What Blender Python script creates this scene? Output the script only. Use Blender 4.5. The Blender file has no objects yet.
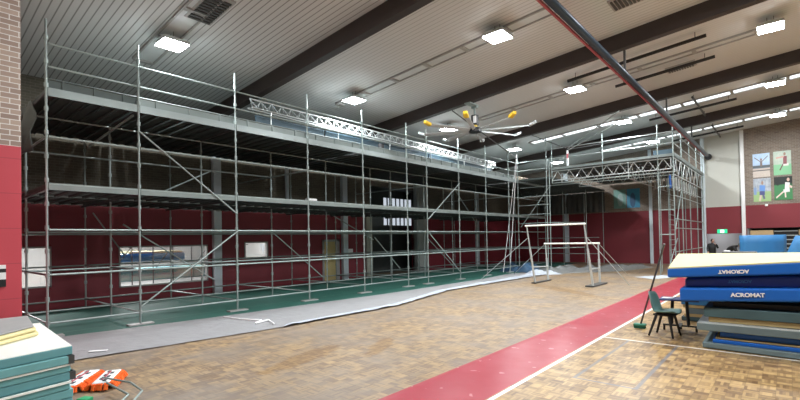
import bpy, bmesh, math, random
from mathutils import Vector, Matrix, noise as mnoise
random.seed(7)
SC = bpy.context.scene
COL = SC.collection
V = Vector
R = math.radians

# ---------------------------------------------------------------- materials
class G:
    """small node graph helper"""
    def __init__(s, name):
        s.m = bpy.data.materials.new(name); s.m.use_nodes = True
        s.t = s.m.node_tree; s.t.nodes.clear()
        s.out = s.n('ShaderNodeOutputMaterial')
    def n(s, typ, **kw):
        nd = s.t.nodes.new(typ)
        for k, v in kw.items():
            if k.startswith('_'): setattr(nd, k[1:], v)
        return nd
    def put(s, sock, v):
        if isinstance(v, bpy.types.NodeSocket): s.t.links.new(v, sock)
        elif v is not None:
            if isinstance(v, (tuple, list)) and len(v) == 3 and sock.type == 'RGBA': v = (*v, 1)
            sock.default_value = v
    def math(s, op, a, b=None, c=None):
        nd = s.n('ShaderNodeMath', _operation=op)
        s.put(nd.inputs[0], a)
        if b is not None: s.put(nd.inputs[1], b)
        if c is not None: s.put(nd.inputs[2], c)
        return nd.outputs[0]
    def xyz(s):
        g = s.n('ShaderNodeNewGeometry'); sp = s.n('ShaderNodeSeparateXYZ')
        s.t.links.new(g.outputs['Position'], sp.inputs[0]); return sp.outputs
    def pos(s): return s.n('ShaderNodeNewGeometry').outputs['Position']
    def objc(s): return s.n('ShaderNodeTexCoord').outputs['Object']
    def comb(s, x, y, z):
        c = s.n('ShaderNodeCombineXYZ')
        for i, v in enumerate((x, y, z)): s.put(c.inputs[i], v)
        return c.outputs[0]
    def noise(s, vec, scale, detail=2, rough=.5):
        nd = s.n('ShaderNodeTexNoise'); s.put(nd.inputs['Vector'], vec)
        nd.inputs['Scale'].default_value = scale; nd.inputs['Detail'].default_value = detail
        nd.inputs['Roughness'].default_value = rough; return nd.outputs[0]
    def mix(s, f, a, b, typ='MIX'):
        nd = s.n('ShaderNodeMix', _data_type='RGBA', _blend_type=typ)
        s.put(nd.inputs[0], f); s.put(nd.inputs[6], a); s.put(nd.inputs[7], b); return nd.outputs[2]
    def step(s, v, lo, hi):
        nd = s.n('ShaderNodeMapRange', _interpolation_type='SMOOTHSTEP')
        s.put(nd.inputs[0], v); nd.inputs[1].default_value = lo; nd.inputs[2].default_value = hi
        return nd.outputs[0]
    def band(s, v, lo, hi, e=.004):
        return s.math('MULTIPLY', s.step(v, lo-e, lo+e), s.math('SUBTRACT', 1, s.step(v, hi-e, hi+e)))
    def bsdf(s, col, rough=.5, metal=0, bump=None, bs=.3, bd=.01, **kw):
        b = s.n('ShaderNodeBsdfPrincipled'); s.put(b.inputs['Base Color'], col)
        s.put(b.inputs['Roughness'], rough); s.put(b.inputs['Metallic'], metal)
        for k, v in kw.items(): s.put(b.inputs[k.replace('_', ' ')], v)
        if bump is not None:
            bn = s.n('ShaderNodeBump'); bn.inputs['Strength'].default_value = bs; bn.inputs['Distance'].default_value = bd
            s.put(bn.inputs['Height'], bump); s.t.links.new(bn.outputs[0], b.inputs['Normal'])
        s.t.links.new(b.outputs[0], s.out.inputs[0]); return b

def plain(name, col, rough=.5, metal=0, var=.08, scale=6, **kw):
    g = G(name); f = g.noise(g.objc(), scale, 3)
    a = tuple(c*(1-var) for c in col); b = tuple(min(1, c*(1+var)) for c in col)
    g.bsdf(g.mix(f, a, b), rough, metal, **kw); return g.m

def emis(name, col, st):
    g = G(name); e = g.n('ShaderNodeEmission'); g.put(e.inputs[0], col); e.inputs[1].default_value = st
    g.t.links.new(e.outputs[0], g.out.inputs[0]); return g.m

def brick(name, axis, c1, c2, mortar):
    g = G(name); x, y, z = g.xyz()
    vec = g.comb(y if axis == 'x' else x, z, 0)
    b = g.n('ShaderNodeTexBrick'); g.put(b.inputs['Vector'], vec)
    b.inputs['Scale'].default_value = 1; b.inputs['Brick Width'].default_value = .24
    b.inputs['Row Height'].default_value = .086; b.inputs['Mortar Size'].default_value = .007
    b.inputs['Mortar Smooth'].default_value = .1
    g.put(b.inputs['Color1'], c1); g.put(b.inputs['Color2'], c2); g.put(b.inputs['Mortar'], mortar)
    f = g.noise(g.pos(), 7, 3)
    col = g.mix(g.math('MULTIPLY', f, .5), b.outputs['Color'], g.mix(.5, b.outputs['Color'], (.25, .2, .17)))
    g.bsdf(col, .85, 0, bump=b.outputs['Fac'], bs=-.4, bd=.004); return g.m

def redpanel(name, col, axis):
    g = G(name); x, y, z = g.xyz()
    zz = g.math('FRACT', g.math('DIVIDE', g.math('ADD', z, .02), .57))
    gr = g.math('SUBTRACT', 1, g.step(zz, .012, .03))
    f = g.noise(g.pos(), .8, 3)
    base = g.mix(f, tuple(c*.92 for c in col), tuple(c*1.08 for c in col))
    g.bsdf(g.mix(g.math('MULTIPLY', gr, .35), base, (.12, .02, .03)), .55, 0, bump=gr, bs=-.3, bd=.004); return g.m

def floor_mat():
    g = G('parquet'); x, y, z = g.xyz()
    c = .155
    ux = g.math('DIVIDE', x, c); uy = g.math('DIVIDE', y, c)
    ix = g.math('FLOOR', ux); iy = g.math('FLOOR', uy)
    par = g.math('ABSOLUTE', g.math('MODULO', g.math('ADD', ix, iy), 2))
    fx = g.math('FRACT', ux); fy = g.math('FRACT', uy)
    u = g.math('ADD', g.math('MULTIPLY', par, fx), g.math('MULTIPLY', g.math('SUBTRACT', 1, par), fy))
    fi = g.math('FLOOR', g.math('MULTIPLY', u, 5))
    w = g.n('ShaderNodeTexWhiteNoise'); g.put(w.inputs[0], g.comb(ix, iy, fi))
    w2 = g.n('ShaderNodeTexWhiteNoise'); g.put(w2.inputs[0], g.comb(ix, iy, 77))
    r = g.math('ADD', g.math('MULTIPLY', w.outputs[0], .5), g.math('MULTIPLY', w2.outputs[0], .5))
    wood = g.mix(g.step(r, .1, .9), (.16, .088, .034), (.46, .30, .125))
    edge = g.math('MINIMUM', g.math('MINIMUM', fx, g.math('SUBTRACT', 1, fx)), g.math('MINIMUM', fy, g.math('SUBTRACT', 1, fy)))
    wood = g.mix(g.math('MULTIPLY', g.math('SUBTRACT', 1, g.step(edge, 0, .05)), .45), wood, (.12, .07, .03))
    # worn dust film on the side under repair
    P = g.pos()
    n1 = g.noise(P, .55, 5, .62); n2 = g.noise(P, 2.6, 4, .6)
    nd = g.math('ADD', g.math('MULTIPLY', n1, .7), g.math('MULTIPLY', n2, .3))
    side = g.math('SUBTRACT', 1, g.step(x, -3.9, -3.7))
    dust = g.math('MULTIPLY', side, g.math('ADD', .30, g.math('MULTIPLY', g.step(nd, .40, .60), .48)))
    # streaks (mopped arcs)
    wv = g.n('ShaderNodeTexNoise'); g.put(wv.inputs['Vector'], g.comb(g.math('MULTIPLY', x, 3.0), g.math('MULTIPLY', y, .5), 0)); wv.inputs['Scale'].default_value = 1.2
    col = g.mix(dust, wood, g.mix(wv.outputs[0], (.13, .106, .088), (.28, .24, .205)))
    # bare honey-coloured patch where the dust was wiped off
    def blob(cx, cy, rx, ry, ang):
        ca, sa = math.cos(ang), math.sin(ang)
        dx = g.math('SUBTRACT', x, cx); dy = g.math('SUBTRACT', y, cy)
        a = g.math('DIVIDE', g.math('ADD', g.math('MULTIPLY', dx, ca), g.math('MULTIPLY', dy, sa)), rx)
        b = g.math('DIVIDE', g.math('SUBTRACT', g.math('MULTIPLY', dy, ca), g.math('MULTIPLY', dx, sa)), ry)
        d = g.math('ADD', g.math('MULTIPLY', a, a), g.math('MULTIPLY', b, b))
        d = g.math('ADD', d, g.math('MULTIPLY', g.math('SUBTRACT', n2, .5), 2.2))
        return g.math('SUBTRACT', 1, g.step(d, .5, 1.15))
    b1 = blob(-6.25, 4.7, .28, 1.0, 0.25); b2 = blob(-5.75, 6.0, .18, .8, .5); b3 = blob(-6.5, 16.6, .35, 2.6, .9)
    bb = g.math('MAXIMUM', g.math('MAXIMUM', b1, b2), b3)
    col = g.mix(g.math('MULTIPLY', bb, .8), col, g.mix(.6, wood, (.15, .075, .022)))
    # red run-up lane, white and grey court lines
    ylim = g.math('SUBTRACT', 1, g.step(y, 24, 24.05))
    red = g.math('MULTIPLY', g.band(x, -3.86, -2.83), ylim)
    fl = g.step(g.noise(P, 5.5, 1), .69, .72)
    redc = g.mix(g.math('MULTIPLY', fl, .5), g.mix(n1, (.30, .014, .030), (.36, .028, .048)), (.6, .42, .40))
    col = g.mix(red, col, redc)
    wh = g.math('MAXIMUM', g.band(x, -2.81, -2.75), g.math('MULTIPLY', g.band(y, 9.15, 9.2), g.step(x, -2.82, -2.81)))
    col = g.mix(wh, col, (.82, .82, .78))
    def rect(x0, x1, y0, y1): return g.math('MULTIPLY', g.band(x, x0, x1), g.band(y, y0, y1))
    gl = g.math('MAXIMUM', g.math('MAXIMUM', rect(-2.32, -2.27, 6.27, 9.15), rect(-1.54, -1.49, 6.27, 9.15)), rect(-2.32, -1.49, 6.27, 6.32))
    col = g.mix(g.math('MULTIPLY', gl, .75), col, (.13, .14, .165))
    rough = g.math('ADD', .27, g.math('ADD', g.math('MULTIPLY', side, .16), g.math('MULTIPLY', n2, .16)))
    g.bsdf(col, rough, 0, Specular_IOR_Level=.5); return g.m

def ceil_mat():
    g = G('ceiling_boards'); x, y, z = g.xyz()
    t = g.math('FRACT', g.math('DIVIDE', y, .166))
    gr = g.math('SUBTRACT', 1, g.step(g.math('MINIMUM', t, g.math('SUBTRACT', 1, t)), .04, .13))
    f = g.noise(g.pos(), .5, 2)
    col = g.mix(f, (.58, .595, .60), (.67, .68, .68))
    col = g.mix(g.math('MULTIPLY', g.math('MULTIPLY', gr, .8), g.math('SUBTRACT', 1, g.math('ADD', g.math('MULTIPLY', g.step(y, 8.3, 8.5), .45), g.math('MULTIPLY', g.step(y, 15.1, 15.3), .35)))), col, (.16, .165, .16))
    g.bsdf(col, .6, 0, bump=gr, bs=-.5, bd=.01); return g.m

def glass(name, tint=(1, 1, 1), refl=.12):
    g = G(name); a = g.n('ShaderNodeBsdfTransparent'); g.put(a.inputs[0], tint)
    b = g.n('ShaderNodeBsdfGlossy'); b.inputs['Roughness'].default_value = .03
    m = g.n('ShaderNodeMixShader'); m.inputs[0].default_value = refl
    g.t.links.new(a.outputs[0], m.inputs[1]); g.t.links.new(b.outputs[0], m.inputs[2])
    g.t.links.new(m.outputs[0], g.out.inputs[0]); return g.m

def plastic_sheet(name, col, alpha):
    g = G(name); b = g.bsdf(g.mix(g.noise(g.pos(), 3, 4), tuple(c*.8 for c in col), col), .55, 0,
                            bump=g.noise(g.pos(), 6, 4), bs=.6, bd=.03)
    b.inputs['Alpha'].default_value = alpha; return g.m

def carpet(name, col):
    g = G(name); n = g.noise(g.pos(), 1.2, 4); n2 = g.noise(g.pos(), 60, 1)
    x, y, z = g.xyz()
    fold = g.math('SUBTRACT', 1, g.step(g.math('ABSOLUTE', g.math('SUBTRACT', g.math('FRACT', g.math('DIVIDE', g.math('ADD', x, g.math('MULTIPLY', n, .25)), 1.9)), .5)), .0, .012))
    c = g.mix(n, tuple(v*.75 for v in col), tuple(v*1.2 for v in col))
    g.bsdf(g.mix(g.math('MULTIPLY', fold, .4), c, (.25, .42, .37)), .7, 0, bump=n2, bs=.3, bd=.004); return g.m

def photo_mat(name, fn):
    """small printed picture built from object coords u (0..1), v (0..1)"""
    g = G(name); c = g.n('ShaderNodeTexCoord'); sp = g.n('ShaderNodeSeparateXYZ')
    g.t.links.new(c.outputs['Generated'], sp.inputs[0])
    u, v = sp.outputs[0], sp.outputs[2]
    g.bsdf(fn(g, u, v, c.outputs['Generated']), .35); return g.m

M = {}
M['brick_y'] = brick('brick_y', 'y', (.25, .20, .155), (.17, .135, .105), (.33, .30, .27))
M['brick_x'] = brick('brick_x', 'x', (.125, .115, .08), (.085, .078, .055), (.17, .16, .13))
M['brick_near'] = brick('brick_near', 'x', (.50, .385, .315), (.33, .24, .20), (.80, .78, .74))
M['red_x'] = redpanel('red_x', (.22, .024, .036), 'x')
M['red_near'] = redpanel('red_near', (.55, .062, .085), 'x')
M['red_y'] = plain('red_y', (.21, .021, .031), .55, scale=.6)
M['beige'] = plain('beige_panel', (.50, .50, .45), .7, scale=.5)
M['floor'] = floor_mat(); M['ceiling'] = ceil_mat()
M['white_wall'] = plain('white_wall', (.40, .40, .39), .8, scale=.5)
M['grey_wall'] = plain('grey_wall', (.46, .47, .50), .8, scale=.5)
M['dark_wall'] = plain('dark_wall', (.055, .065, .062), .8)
M['steel'] = plain('galvanised_steel', (.31, .37, .355), .42, .35, .18, 9)
M['steel_l'] = plain('aluminium', (.52, .56, .56), .38, .35, .08, 9)
M['deck'] = plain('deck_plank', (.075, .095, .09), .6, .1, .25, 3)
M['toe'] = plain('toe_board_metal', (.20, .235, .225), .45, .3, .15, 3)
M['edge'] = plain('deck_edge_steel', (.29, .335, .33), .4, .3, .12, 3)
M['chip'] = plain('chipboard', (.42, .34, .26), .8, 0, .2, 12)
M['beam'] = plain('beam_brown', (.042, .030, .027), .5, .1, .1, 2)
M['colgrey'] = plain('column_paint', (.66, .75, .80), .5, 0, .06)
M['green'] = carpet('green_carpet', (.028, .135, .105))
M['sheet'] = plastic_sheet('grey_dust_sheet', (.33, .33, .335), 1)
M['white_plastic'] = plastic_sheet('white_plastic', (.50, .54, .60), 1)
M['clear'] = plastic_sheet('clear_plastic', (.30, .32, .32), .55)
M['blue'] = plain('blue_vinyl', (.004, .115, .48), .42, 0, .06, 1.5)
M['blue_d'] = plain('navy_vinyl', (.010, .045, .23), .42, 0, .1, 1.5)
M['blue_l'] = plain('light_blue_vinyl', (.035, .19, .42), .5, 0, .08, 1.5)
M['blue_p'] = plain('pale_blue_sheet', (.055, .10, .13), .5, 0, .12, 1)
M['cream'] = plain('cream_foam', (.56, .52, .28), .8, 0, .03, 3)
M['foam'] = plain('yellow_foam', (.72, .63, .33), .85, 0, .08, 5)
M['foam_t'] = plain('tan_foam', (.50, .37, .17), .85, 0, .15, 5)
M['teal'] = plain('teal_mat', (.15, .37, .38), .65, 0, .18, 2.5)
M['teal_d'] = plain('dark_teal_mat', (.055, .105, .115), .6, 0, .3, 2)
M['greyteal'] = plain('grey_teal_mat', (.14, .19, .20), .6, 0, .25, 2)
M['whitemat'] = plain('white_mat_top', (.86, .86, .80), .6, 0, .03, 2)
M['black'] = plain('black', (.012, .012, .013), .5)
M['white'] = plain('white', (.85, .85, .85), .5, 0, .02)
M['yellow'] = plain('yellow', (.85, .55, .02), .45, 0, .04)
M['orange'] = plain('orange_yarn', (.92, .13, .01), .85, 0, .2, 40)
M['chair'] = plain('grey_green_plastic', (.13, .24, .21), .45, 0, .06)
M['tan_door'] = plain('tan_door', (.55, .45, .2), .55, 0, .1)
M['tan_panel'] = plain('tan_timber', (.52, .37, .19), .55, 0, .12, 4)
M['tube'] = plain('blue_black_tube', (.02, .035, .055), .35, .2, .1)
M['pinkred'] = plain('red_webbing', (.38, .07, .09), .6)
M['glass'] = glass('window_glass'); 
M['lamp'] = emis('lamp_diffuser', (.93, .97, 1), 34)
M['skylit'] = emis('lit_skylight', (.88, .96, 1), 1.25)
M['skydim'] = plain('dim_skylight', (.60, .63, .63), .4, 0, .12, 2)
M['frame_g'] = plain('grey_frame', (.36, .36, .35), .5)
M['dgrey'] = plain('dark_grey', (.08, .08, .08), .5, .2)
M['exit'] = emis('exit_green', (.03, .55, .25), 1.0)
M['exit_w'] = emis('exit_white', (.8, 1, .9), 1.6)
M['skin'] = plain('skin', (.45, .27, .20), .6)
M['hair_g'] = plain('grey_hair', (.22, .23, .20), .9)
M['hair_d'] = plain('dark_hair', (.015, .012, .010), .8)
M['daylight'] = emis('daylight_sky', (.72, .80, .9), .55)

# ---------------------------------------------------------------- mesh helpers
class MB:
    def __init__(s): s.v = []; s.f = []; s.mi = []; s.mats = []
    def m(s, mat):
        if mat is None: return 0
        if mat not in s.mats: s.mats.append(mat)
        return s.mats.index(mat)
    def add(s, vs, fs, mat=None):
        o = len(s.v); s.v += [tuple(v) for v in vs]; k = s.m(mat)
        for f in fs: s.f.append([i+o for i in f]); s.mi.append(k)
        return s
    def box(s, a, b, mat=None, rot=None, piv=None):
        x0, x1 = sorted((a[0], b[0])); y0, y1 = sorted((a[1], b[1])); z0, z1 = sorted((a[2], b[2]))
        vs = [V((x, y, z)) for x in (x0, x1) for y in (y0, y1) for z in (z0, z1)]
        if rot is not None:
            p = V(piv) if piv else sum(vs, V())/8; vs = [rot @ (v-p) + p for v in vs]
        return s.add(vs, [(0, 1, 3, 2), (4, 6, 7, 5), (0, 4, 5, 1), (2, 3, 7, 6), (0, 2, 6, 4), (1, 5, 7, 3)], mat)
    def tube(s, a, b, r=.024, n=8, mat=None, r2=None, cap=True):
        a, b = V(a), V(b); d = (b-a).normalized(); up = V((0, 0, 1)) if abs(d.z) < .9 else V((1, 0, 0))
        x = d.cross(up).normalized(); y = d.cross(x); r2 = r if r2 is None else r2
        vs = []
        for i in range(n):
            t = 2*math.pi*i/n; q = x*math.cos(t)+y*math.sin(t)
            vs += [a+q*r, b+q*r2]
        fs = [(2*i, 2*i+1, (2*i+3) % (2*n), (2*i+2) % (2*n)) for i in range(n)]
        if cap: fs += [tuple(2*i for i in range(n))[::-1], tuple(2*i+1 for i in range(n))]
        return s.add(vs, fs, mat)
    def path(s, pts, r=.012, n=6, mat=None):
        for p, q in zip(pts, pts[1:]): s.tube(p, q, r, n, mat)
        return s
    def prism(s, poly, z0, z1, mat=None):
        """poly: list of (x, y); z0/z1: number or list per vertex"""
        n = len(poly); a = z0 if isinstance(z0, (list, tuple)) else [z0]*n; b = z1 if isinstance(z1, (list, tuple)) else [z1]*n
        vs = [(p[0], p[1], a[i]) for i, p in enumerate(poly)] + [(p[0], p[1], b[i]) for i, p in enumerate(poly)]
        fs = [tuple(range(n))[::-1], tuple(range(n, 2*n))] + [(i, (i+1) % n, n+(i+1) % n, n+i) for i in range(n)]
        return s.add(vs, fs, mat)
    def build(s, name, mat=None, parent=None, bevel=0, smooth=False, recalc=True, sub=0):
        me = bpy.data.meshes.new(name); me.from_pydata(s.v, [], s.f)
        for mt in (s.mats or ([mat] if mat else [])): me.materials.append(mt)
        if s.mats:
            for p, k in zip(me.polygons, s.mi): p.material_index = k
        if recalc:
            b = bmesh.new(); b.from_mesh(me); bmesh.ops.recalc_face_normals(b, faces=b.faces); b.to_mesh(me); b.free()
        if smooth:
            for p in me.polygons: p.use_smooth = True
        o = bpy.data.objects.new(name, me); COL.objects.link(o)
        if bevel:
            md = o.modifiers.new('bevel', 'BEVEL'); md.width = bevel; md.segments = 3; md.limit_method = 'ANGLE'
        if sub:
            md = o.modifiers.new('sub', 'SUBSURF'); md.levels = sub; md.render_levels = sub
        if parent:
            o.parent = parent; o.matrix_parent_inverse = Matrix.Translation(-parent.location) if not any(parent.rotation_euler) else (Matrix.LocRotScale(parent.location, parent.rotation_euler, None)).inverted()
        return o

def tag(o, label=None, cat=None, group=None, kind=None):
    for k, v in (('label', label), ('category', cat), ('group', group), ('kind', kind)):
        if v: o[k] = v
    return o
def thing(name, label, cat, loc=(0, 0, 0), rz=0, group=None):
    o = bpy.data.objects.new(name, None); COL.objects.link(o); o.empty_display_size = .1
    o.location = loc; o.rotation_euler = (0, 0, rz); return tag(o, label, cat, group)
def struct(name, mb, mat=None, **kw):
    o = mb.build(name, mat, **kw); o['kind'] = 'structure'; return o
def local(o, root):      # part geometry given in the thing's own coordinates
    o.parent = root; o.matrix_parent_inverse = Matrix.Identity(4); return o

# ---------------------------------------------------------------- the hall
XL, YB, XR, YF = -17.3, 35.2, 12.0, -6.0
RED = 3.62
def zr(x): return 7.8 + .085*(x+10)
T = .25

struct('floor', MB().box((XL-2.5, YF-.3, -.2), (XR+.3, YB+5, 0)), M['floor'])
mb = MB()
mb.prism([(XL-2.5, YF-.3), (XR+.3, YF-.3), (XR+.3, YB+.3), (XL-2.5, YB+.3)], [zr(XL-2.5), zr(XR+.3), zr(XR+.3), zr(XL-2.5)],
         [zr(XL-2.5)+.2, zr(XR+.3)+.2, zr(XR+.3)+.2, zr(XL-2.5)+.2])
struct('ceiling', mb, M['ceiling'])
struct('wall_right', MB().box((XR, YF, 0), (XR+.25, YB, zr(XR)+.1)), M['white_wall'])
struct('wall_front', MB().box((-9.5, YF-.25, 0), (XR+.25, YF, zr(XR)+.1)), M['white_wall'])

def wall_x(mb, x0, x1, segs, holes, z0, z1, mat):
    """wall slab in a plane x = const from x0 to x1, y range segs, rectangular holes (y0,y1,z0,z1)"""
    ya, yb = segs
    ys = sorted({ya, yb, *[h[i] for h in holes for i in (0, 1) if ya < h[i] < yb]})
    zs = sorted({z0, z1, *[h[i] for h in holes for i in (2, 3) if z0 < h[i] < z1]})
    for a, b in zip(ys, ys[1:]):
        for c, d in zip(zs, zs[1:]):
            cy, cz = (a+b)/2, (c+d)/2
            if any(h[0] < cy < h[1] and h[2] < cz < h[3] for h in holes): continue
            mb.box((x0, a, c), (x1, b, d), mat)
W1 = (1.8, 3.37, .70, 1.96); W2 = (5.22, 8.33, .50, 1.92); W3 = (9.9, 11.03, 1.28, 2.0)
DR = (14.06, 15.17, 0, 2.05); AL = (17.45, 21.25, 0, 5.0)
mb = MB()
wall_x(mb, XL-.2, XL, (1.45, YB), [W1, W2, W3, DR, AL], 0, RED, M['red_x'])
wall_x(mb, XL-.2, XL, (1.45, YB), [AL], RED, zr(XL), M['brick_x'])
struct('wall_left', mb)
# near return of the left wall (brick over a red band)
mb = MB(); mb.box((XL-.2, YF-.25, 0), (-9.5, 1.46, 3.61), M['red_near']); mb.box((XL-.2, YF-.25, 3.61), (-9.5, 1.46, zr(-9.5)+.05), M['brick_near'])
struct('wall_left_near', mb)
# back wall
def wall_y(mb, y0, y1, segs, holes, z0, z1, mat):
    xa, xb = segs
    xs = sorted({xa, xb, *[h[i] for h in holes for i in (0, 1) if xa < h[i] < xb]})
    zs = sorted({z0, z1, *[h[i] for h in holes for i in (2, 3) if z0 < h[i] < z1]})
    for a, b in zip(xs, xs[1:]):
        for c, d in zip(zs, zs[1:]):
            if any(h[0] < (a+b)/2 < h[1] and h[2] < (c+d)/2 < h[3] for h in holes): continue
            mb.box((a, y0, c), (b, y1, d), mat)
mb = MB(); OP = (-4.0, -2.16, 0, 2.0); BL = (-1.92, 9, 0, 2.3)
RB = 3.72
wall_y(mb, YB, YB+.2, (XL-.2, XR), [OP, BL], 0, RB, M['red_y'])
mb.box((XL-.2, YB, RB), (-4.05, YB+.2, 9.0), M['brick_y'])
mb.box((-4.05, YB, RB), (-2.07, YB+.2, 9.2), M['beige'])
mb.box((-2.07, YB, RB), (XR, YB+.2, 10), M['brick_y'])
struct('wall_back', mb)

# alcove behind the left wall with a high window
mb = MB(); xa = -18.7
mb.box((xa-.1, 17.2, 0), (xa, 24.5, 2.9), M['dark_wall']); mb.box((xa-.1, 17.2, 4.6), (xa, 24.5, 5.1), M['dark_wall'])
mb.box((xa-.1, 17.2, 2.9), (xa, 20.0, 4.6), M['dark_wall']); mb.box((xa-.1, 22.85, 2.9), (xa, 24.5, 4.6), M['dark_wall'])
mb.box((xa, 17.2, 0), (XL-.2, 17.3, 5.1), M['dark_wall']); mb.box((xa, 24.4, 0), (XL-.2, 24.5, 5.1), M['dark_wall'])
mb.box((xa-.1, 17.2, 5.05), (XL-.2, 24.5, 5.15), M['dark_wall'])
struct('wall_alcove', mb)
mb = MB(); mb.box((xa-.06, 20.0, 2.9), (xa-.05, 22.85, 4.6), M['glass'])
for k in range(8):
    yy = 20.0+k*.4; mb.box((xa-.09, yy, 2.9), (xa-.01, yy+.05, 4.6), M['dgrey'])
mb.box((xa-.09, 20, 3.52), (xa-.01, 22.85, 3.58), M['dgrey'])
struct('window_4', mb)
struct('daylight_panel', MB().box((xa-1.6, 18, 1.5), (xa-1.5, 27, 6.2)), M['daylight'])  # glowing panel added outside the window to stand in for daylight

# second room seen through the left windows
mb = MB(); bx0, bx1, by0, by1 = -27, XL-.2, -1.0, 13.2
mb.box((bx0, by0, -.05), (bx1, by1, .01), M['white_wall']); mb.box((bx0, by0, 3.2), (bx1, by1, 3.3), M['white_wall'])
mb.box((bx0-.1, by0, 0), (bx0, by1, 3.2), M['white_wall']); mb.box((bx0, by0-.1, 0), (bx1, by0, 3.2), M['white_wall']); mb.box((bx0, by1, 0), (bx1, by1+.1, 3.2), M['white_wall'])
struct('wall_side_room', mb)

def window(n, W, mull):
    y0, y1, z0, z1 = W; x = XL
    mb = MB(); t = .05
    for a, b in (((x-.14, y0, z0), (x+.02, y1, z0+t)), ((x-.14, y0, z1-t), (x+.02, y1, z1)), ((x-.14, y0, z0), (x+.02, y0+t, z1)), ((x-.14, y1-t, z0), (x+.02, y1, z1))):
        mb.box(a, b, M['frame_g'])
    for k in range(1, mull+1):
        yy = y0+(y1-y0)*k/(mull+1); mb.box((x-.11, yy-.015, z0), (x-.06, yy+.015, z1), M['dgrey'])
    o = struct(f'window_{n}', mb)
    MB().box((x-.09, y0+.02, z0+.02), (x-.084, y1-.02, z1-.02)).build('pane', M['glass'], o)
window(1, W1, 0); window(2, W2, 0); window(3, W3, 0)

# door in the left wall
mb = MB(); y0, y1 = DR[0], DR[1]
for a, b in (((XL-.15, y0, 0), (XL+.03, y0+.12, 2.05)), ((XL-.15, y1-.2, 0), (XL+.03, y1, 2.05)), ((XL-.15, y0, 1.95), (XL+.03, y1, 2.05))): mb.box(a, b, M['frame_g'])
d = struct('door_1', mb)
MB().box((XL-.09, y0+.12, .01), (XL-.04, y1-.2, 1.95)).build('door_leaf', M['tan_door'], d, bevel=.005)
hb = MB(); hb.tube((XL-.04, y0+.22, 1.0), (XL+.03, y0+.22, 1.0), .015); hb.tube((XL+.03, y0+.2, 1.0), (XL+.03, y0+.36, 1.0), .012); hb.build('door_handle', M['steel_l'], d)

# portal frame columns
def trim(n, a, b, mat): return struct(f'trim_{n}', MB().box(a, b), mat, bevel=.01)
FR = [8.45, 15.3, 21.8, 28.4]
trim(1, (XL, 8.5, 0), (XL+.2, 8.82, zr(XL)-.4), M['colgrey'])
trim(2, (XL, 15.3, 0), (XL+.2, 15.62, zr(XL)-.4), M['colgrey'])
trim(3, (XL-.15, 21.25, 0), (XL+.25, 22.35, zr(XL)-.4), plain('pale_block', (.36, .39, .37), .8))
trim(4, (XL, 28.3, 0), (XL+.2, 28.6, zr(XL)-.4), M['colgrey'])
trim(5, (-13.25, YB-.2, 0), (-12.95, YB, zr(-13)-.05), M['colgrey'])
trim(6, (-7.3, YB-.12, 0), (-7.1, YB, zr(-7.2)-.05), M['colgrey'])
trim(7, (-4.2, YB-.3, 0), (-4.0, YB, zr(-4)-.05), M['colgrey'])
trim(8, (-2.14, YB-.2, 0), (-1.95, YB, zr(-2)-.05), M['white'])
trim(9, (XL, 17.0, 0), (XL+.15, 17.45, 3.9), plain('pale_pier', (.42, .43, .36), .8))
trim(10, (XL, 11.95, RED), (XL+.12, 12.1, zr(XL)-.3), M['colgrey'])

# roof beams
for k, y in enumerate([1.6, 8.3, 15.1, 21.9, 28.5]):
    mb = MB(); x0, x1 = XL, XR
    mb.prism([(x0, y), (x1, y), (x1, y+.22), (x0, y+.22)], [zr(x0)-.46, zr(x1)-.46]+[zr(x1)-.46, zr(x0)-.46], [zr(x0)+.02, zr(x1)+.02, zr(x1)+.02, zr(x0)+.02])
    for w0, w1, h0, h1 in ((-.02, .24, -.49, -.455),):
        mb.prism([(x0, y+w0), (x1, y+w0), (x1, y+w1), (x0, y+w1)], [zr(x0)+h0, zr(x1)+h0, zr(x1)+h0, zr(x0)+h0], [zr(x0)+h1, zr(x1)+h1, zr(x1)+h1, zr(x0)+h1])
    struct(f'trim_roof_beam_{k+1}', mb, M['beam'])

# near-room opening behind the back wall (store room seen under the lintel) and the recess of the seating
mb = MB()
mb.box((-6, 38.4, 0), (-1.0, 38.5, 2.6), M['grey_wall']); mb.box((-6.1, YB+.2, 0), (-6, 38.5, 2.6), M['grey_wall']); mb.box((-1.9, YB+.2, 0), (-1.8, 38.5, 2.6), M['grey_wall'])
mb.box((-6.1, YB+.2, 2.55), (-1.8, 38.5, 2.65), M['white_wall'])
struct('wall_store_room', mb)
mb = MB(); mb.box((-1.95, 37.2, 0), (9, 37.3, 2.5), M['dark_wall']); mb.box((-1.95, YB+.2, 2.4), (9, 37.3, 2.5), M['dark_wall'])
struct('wall_seating_recess', mb)

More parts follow.
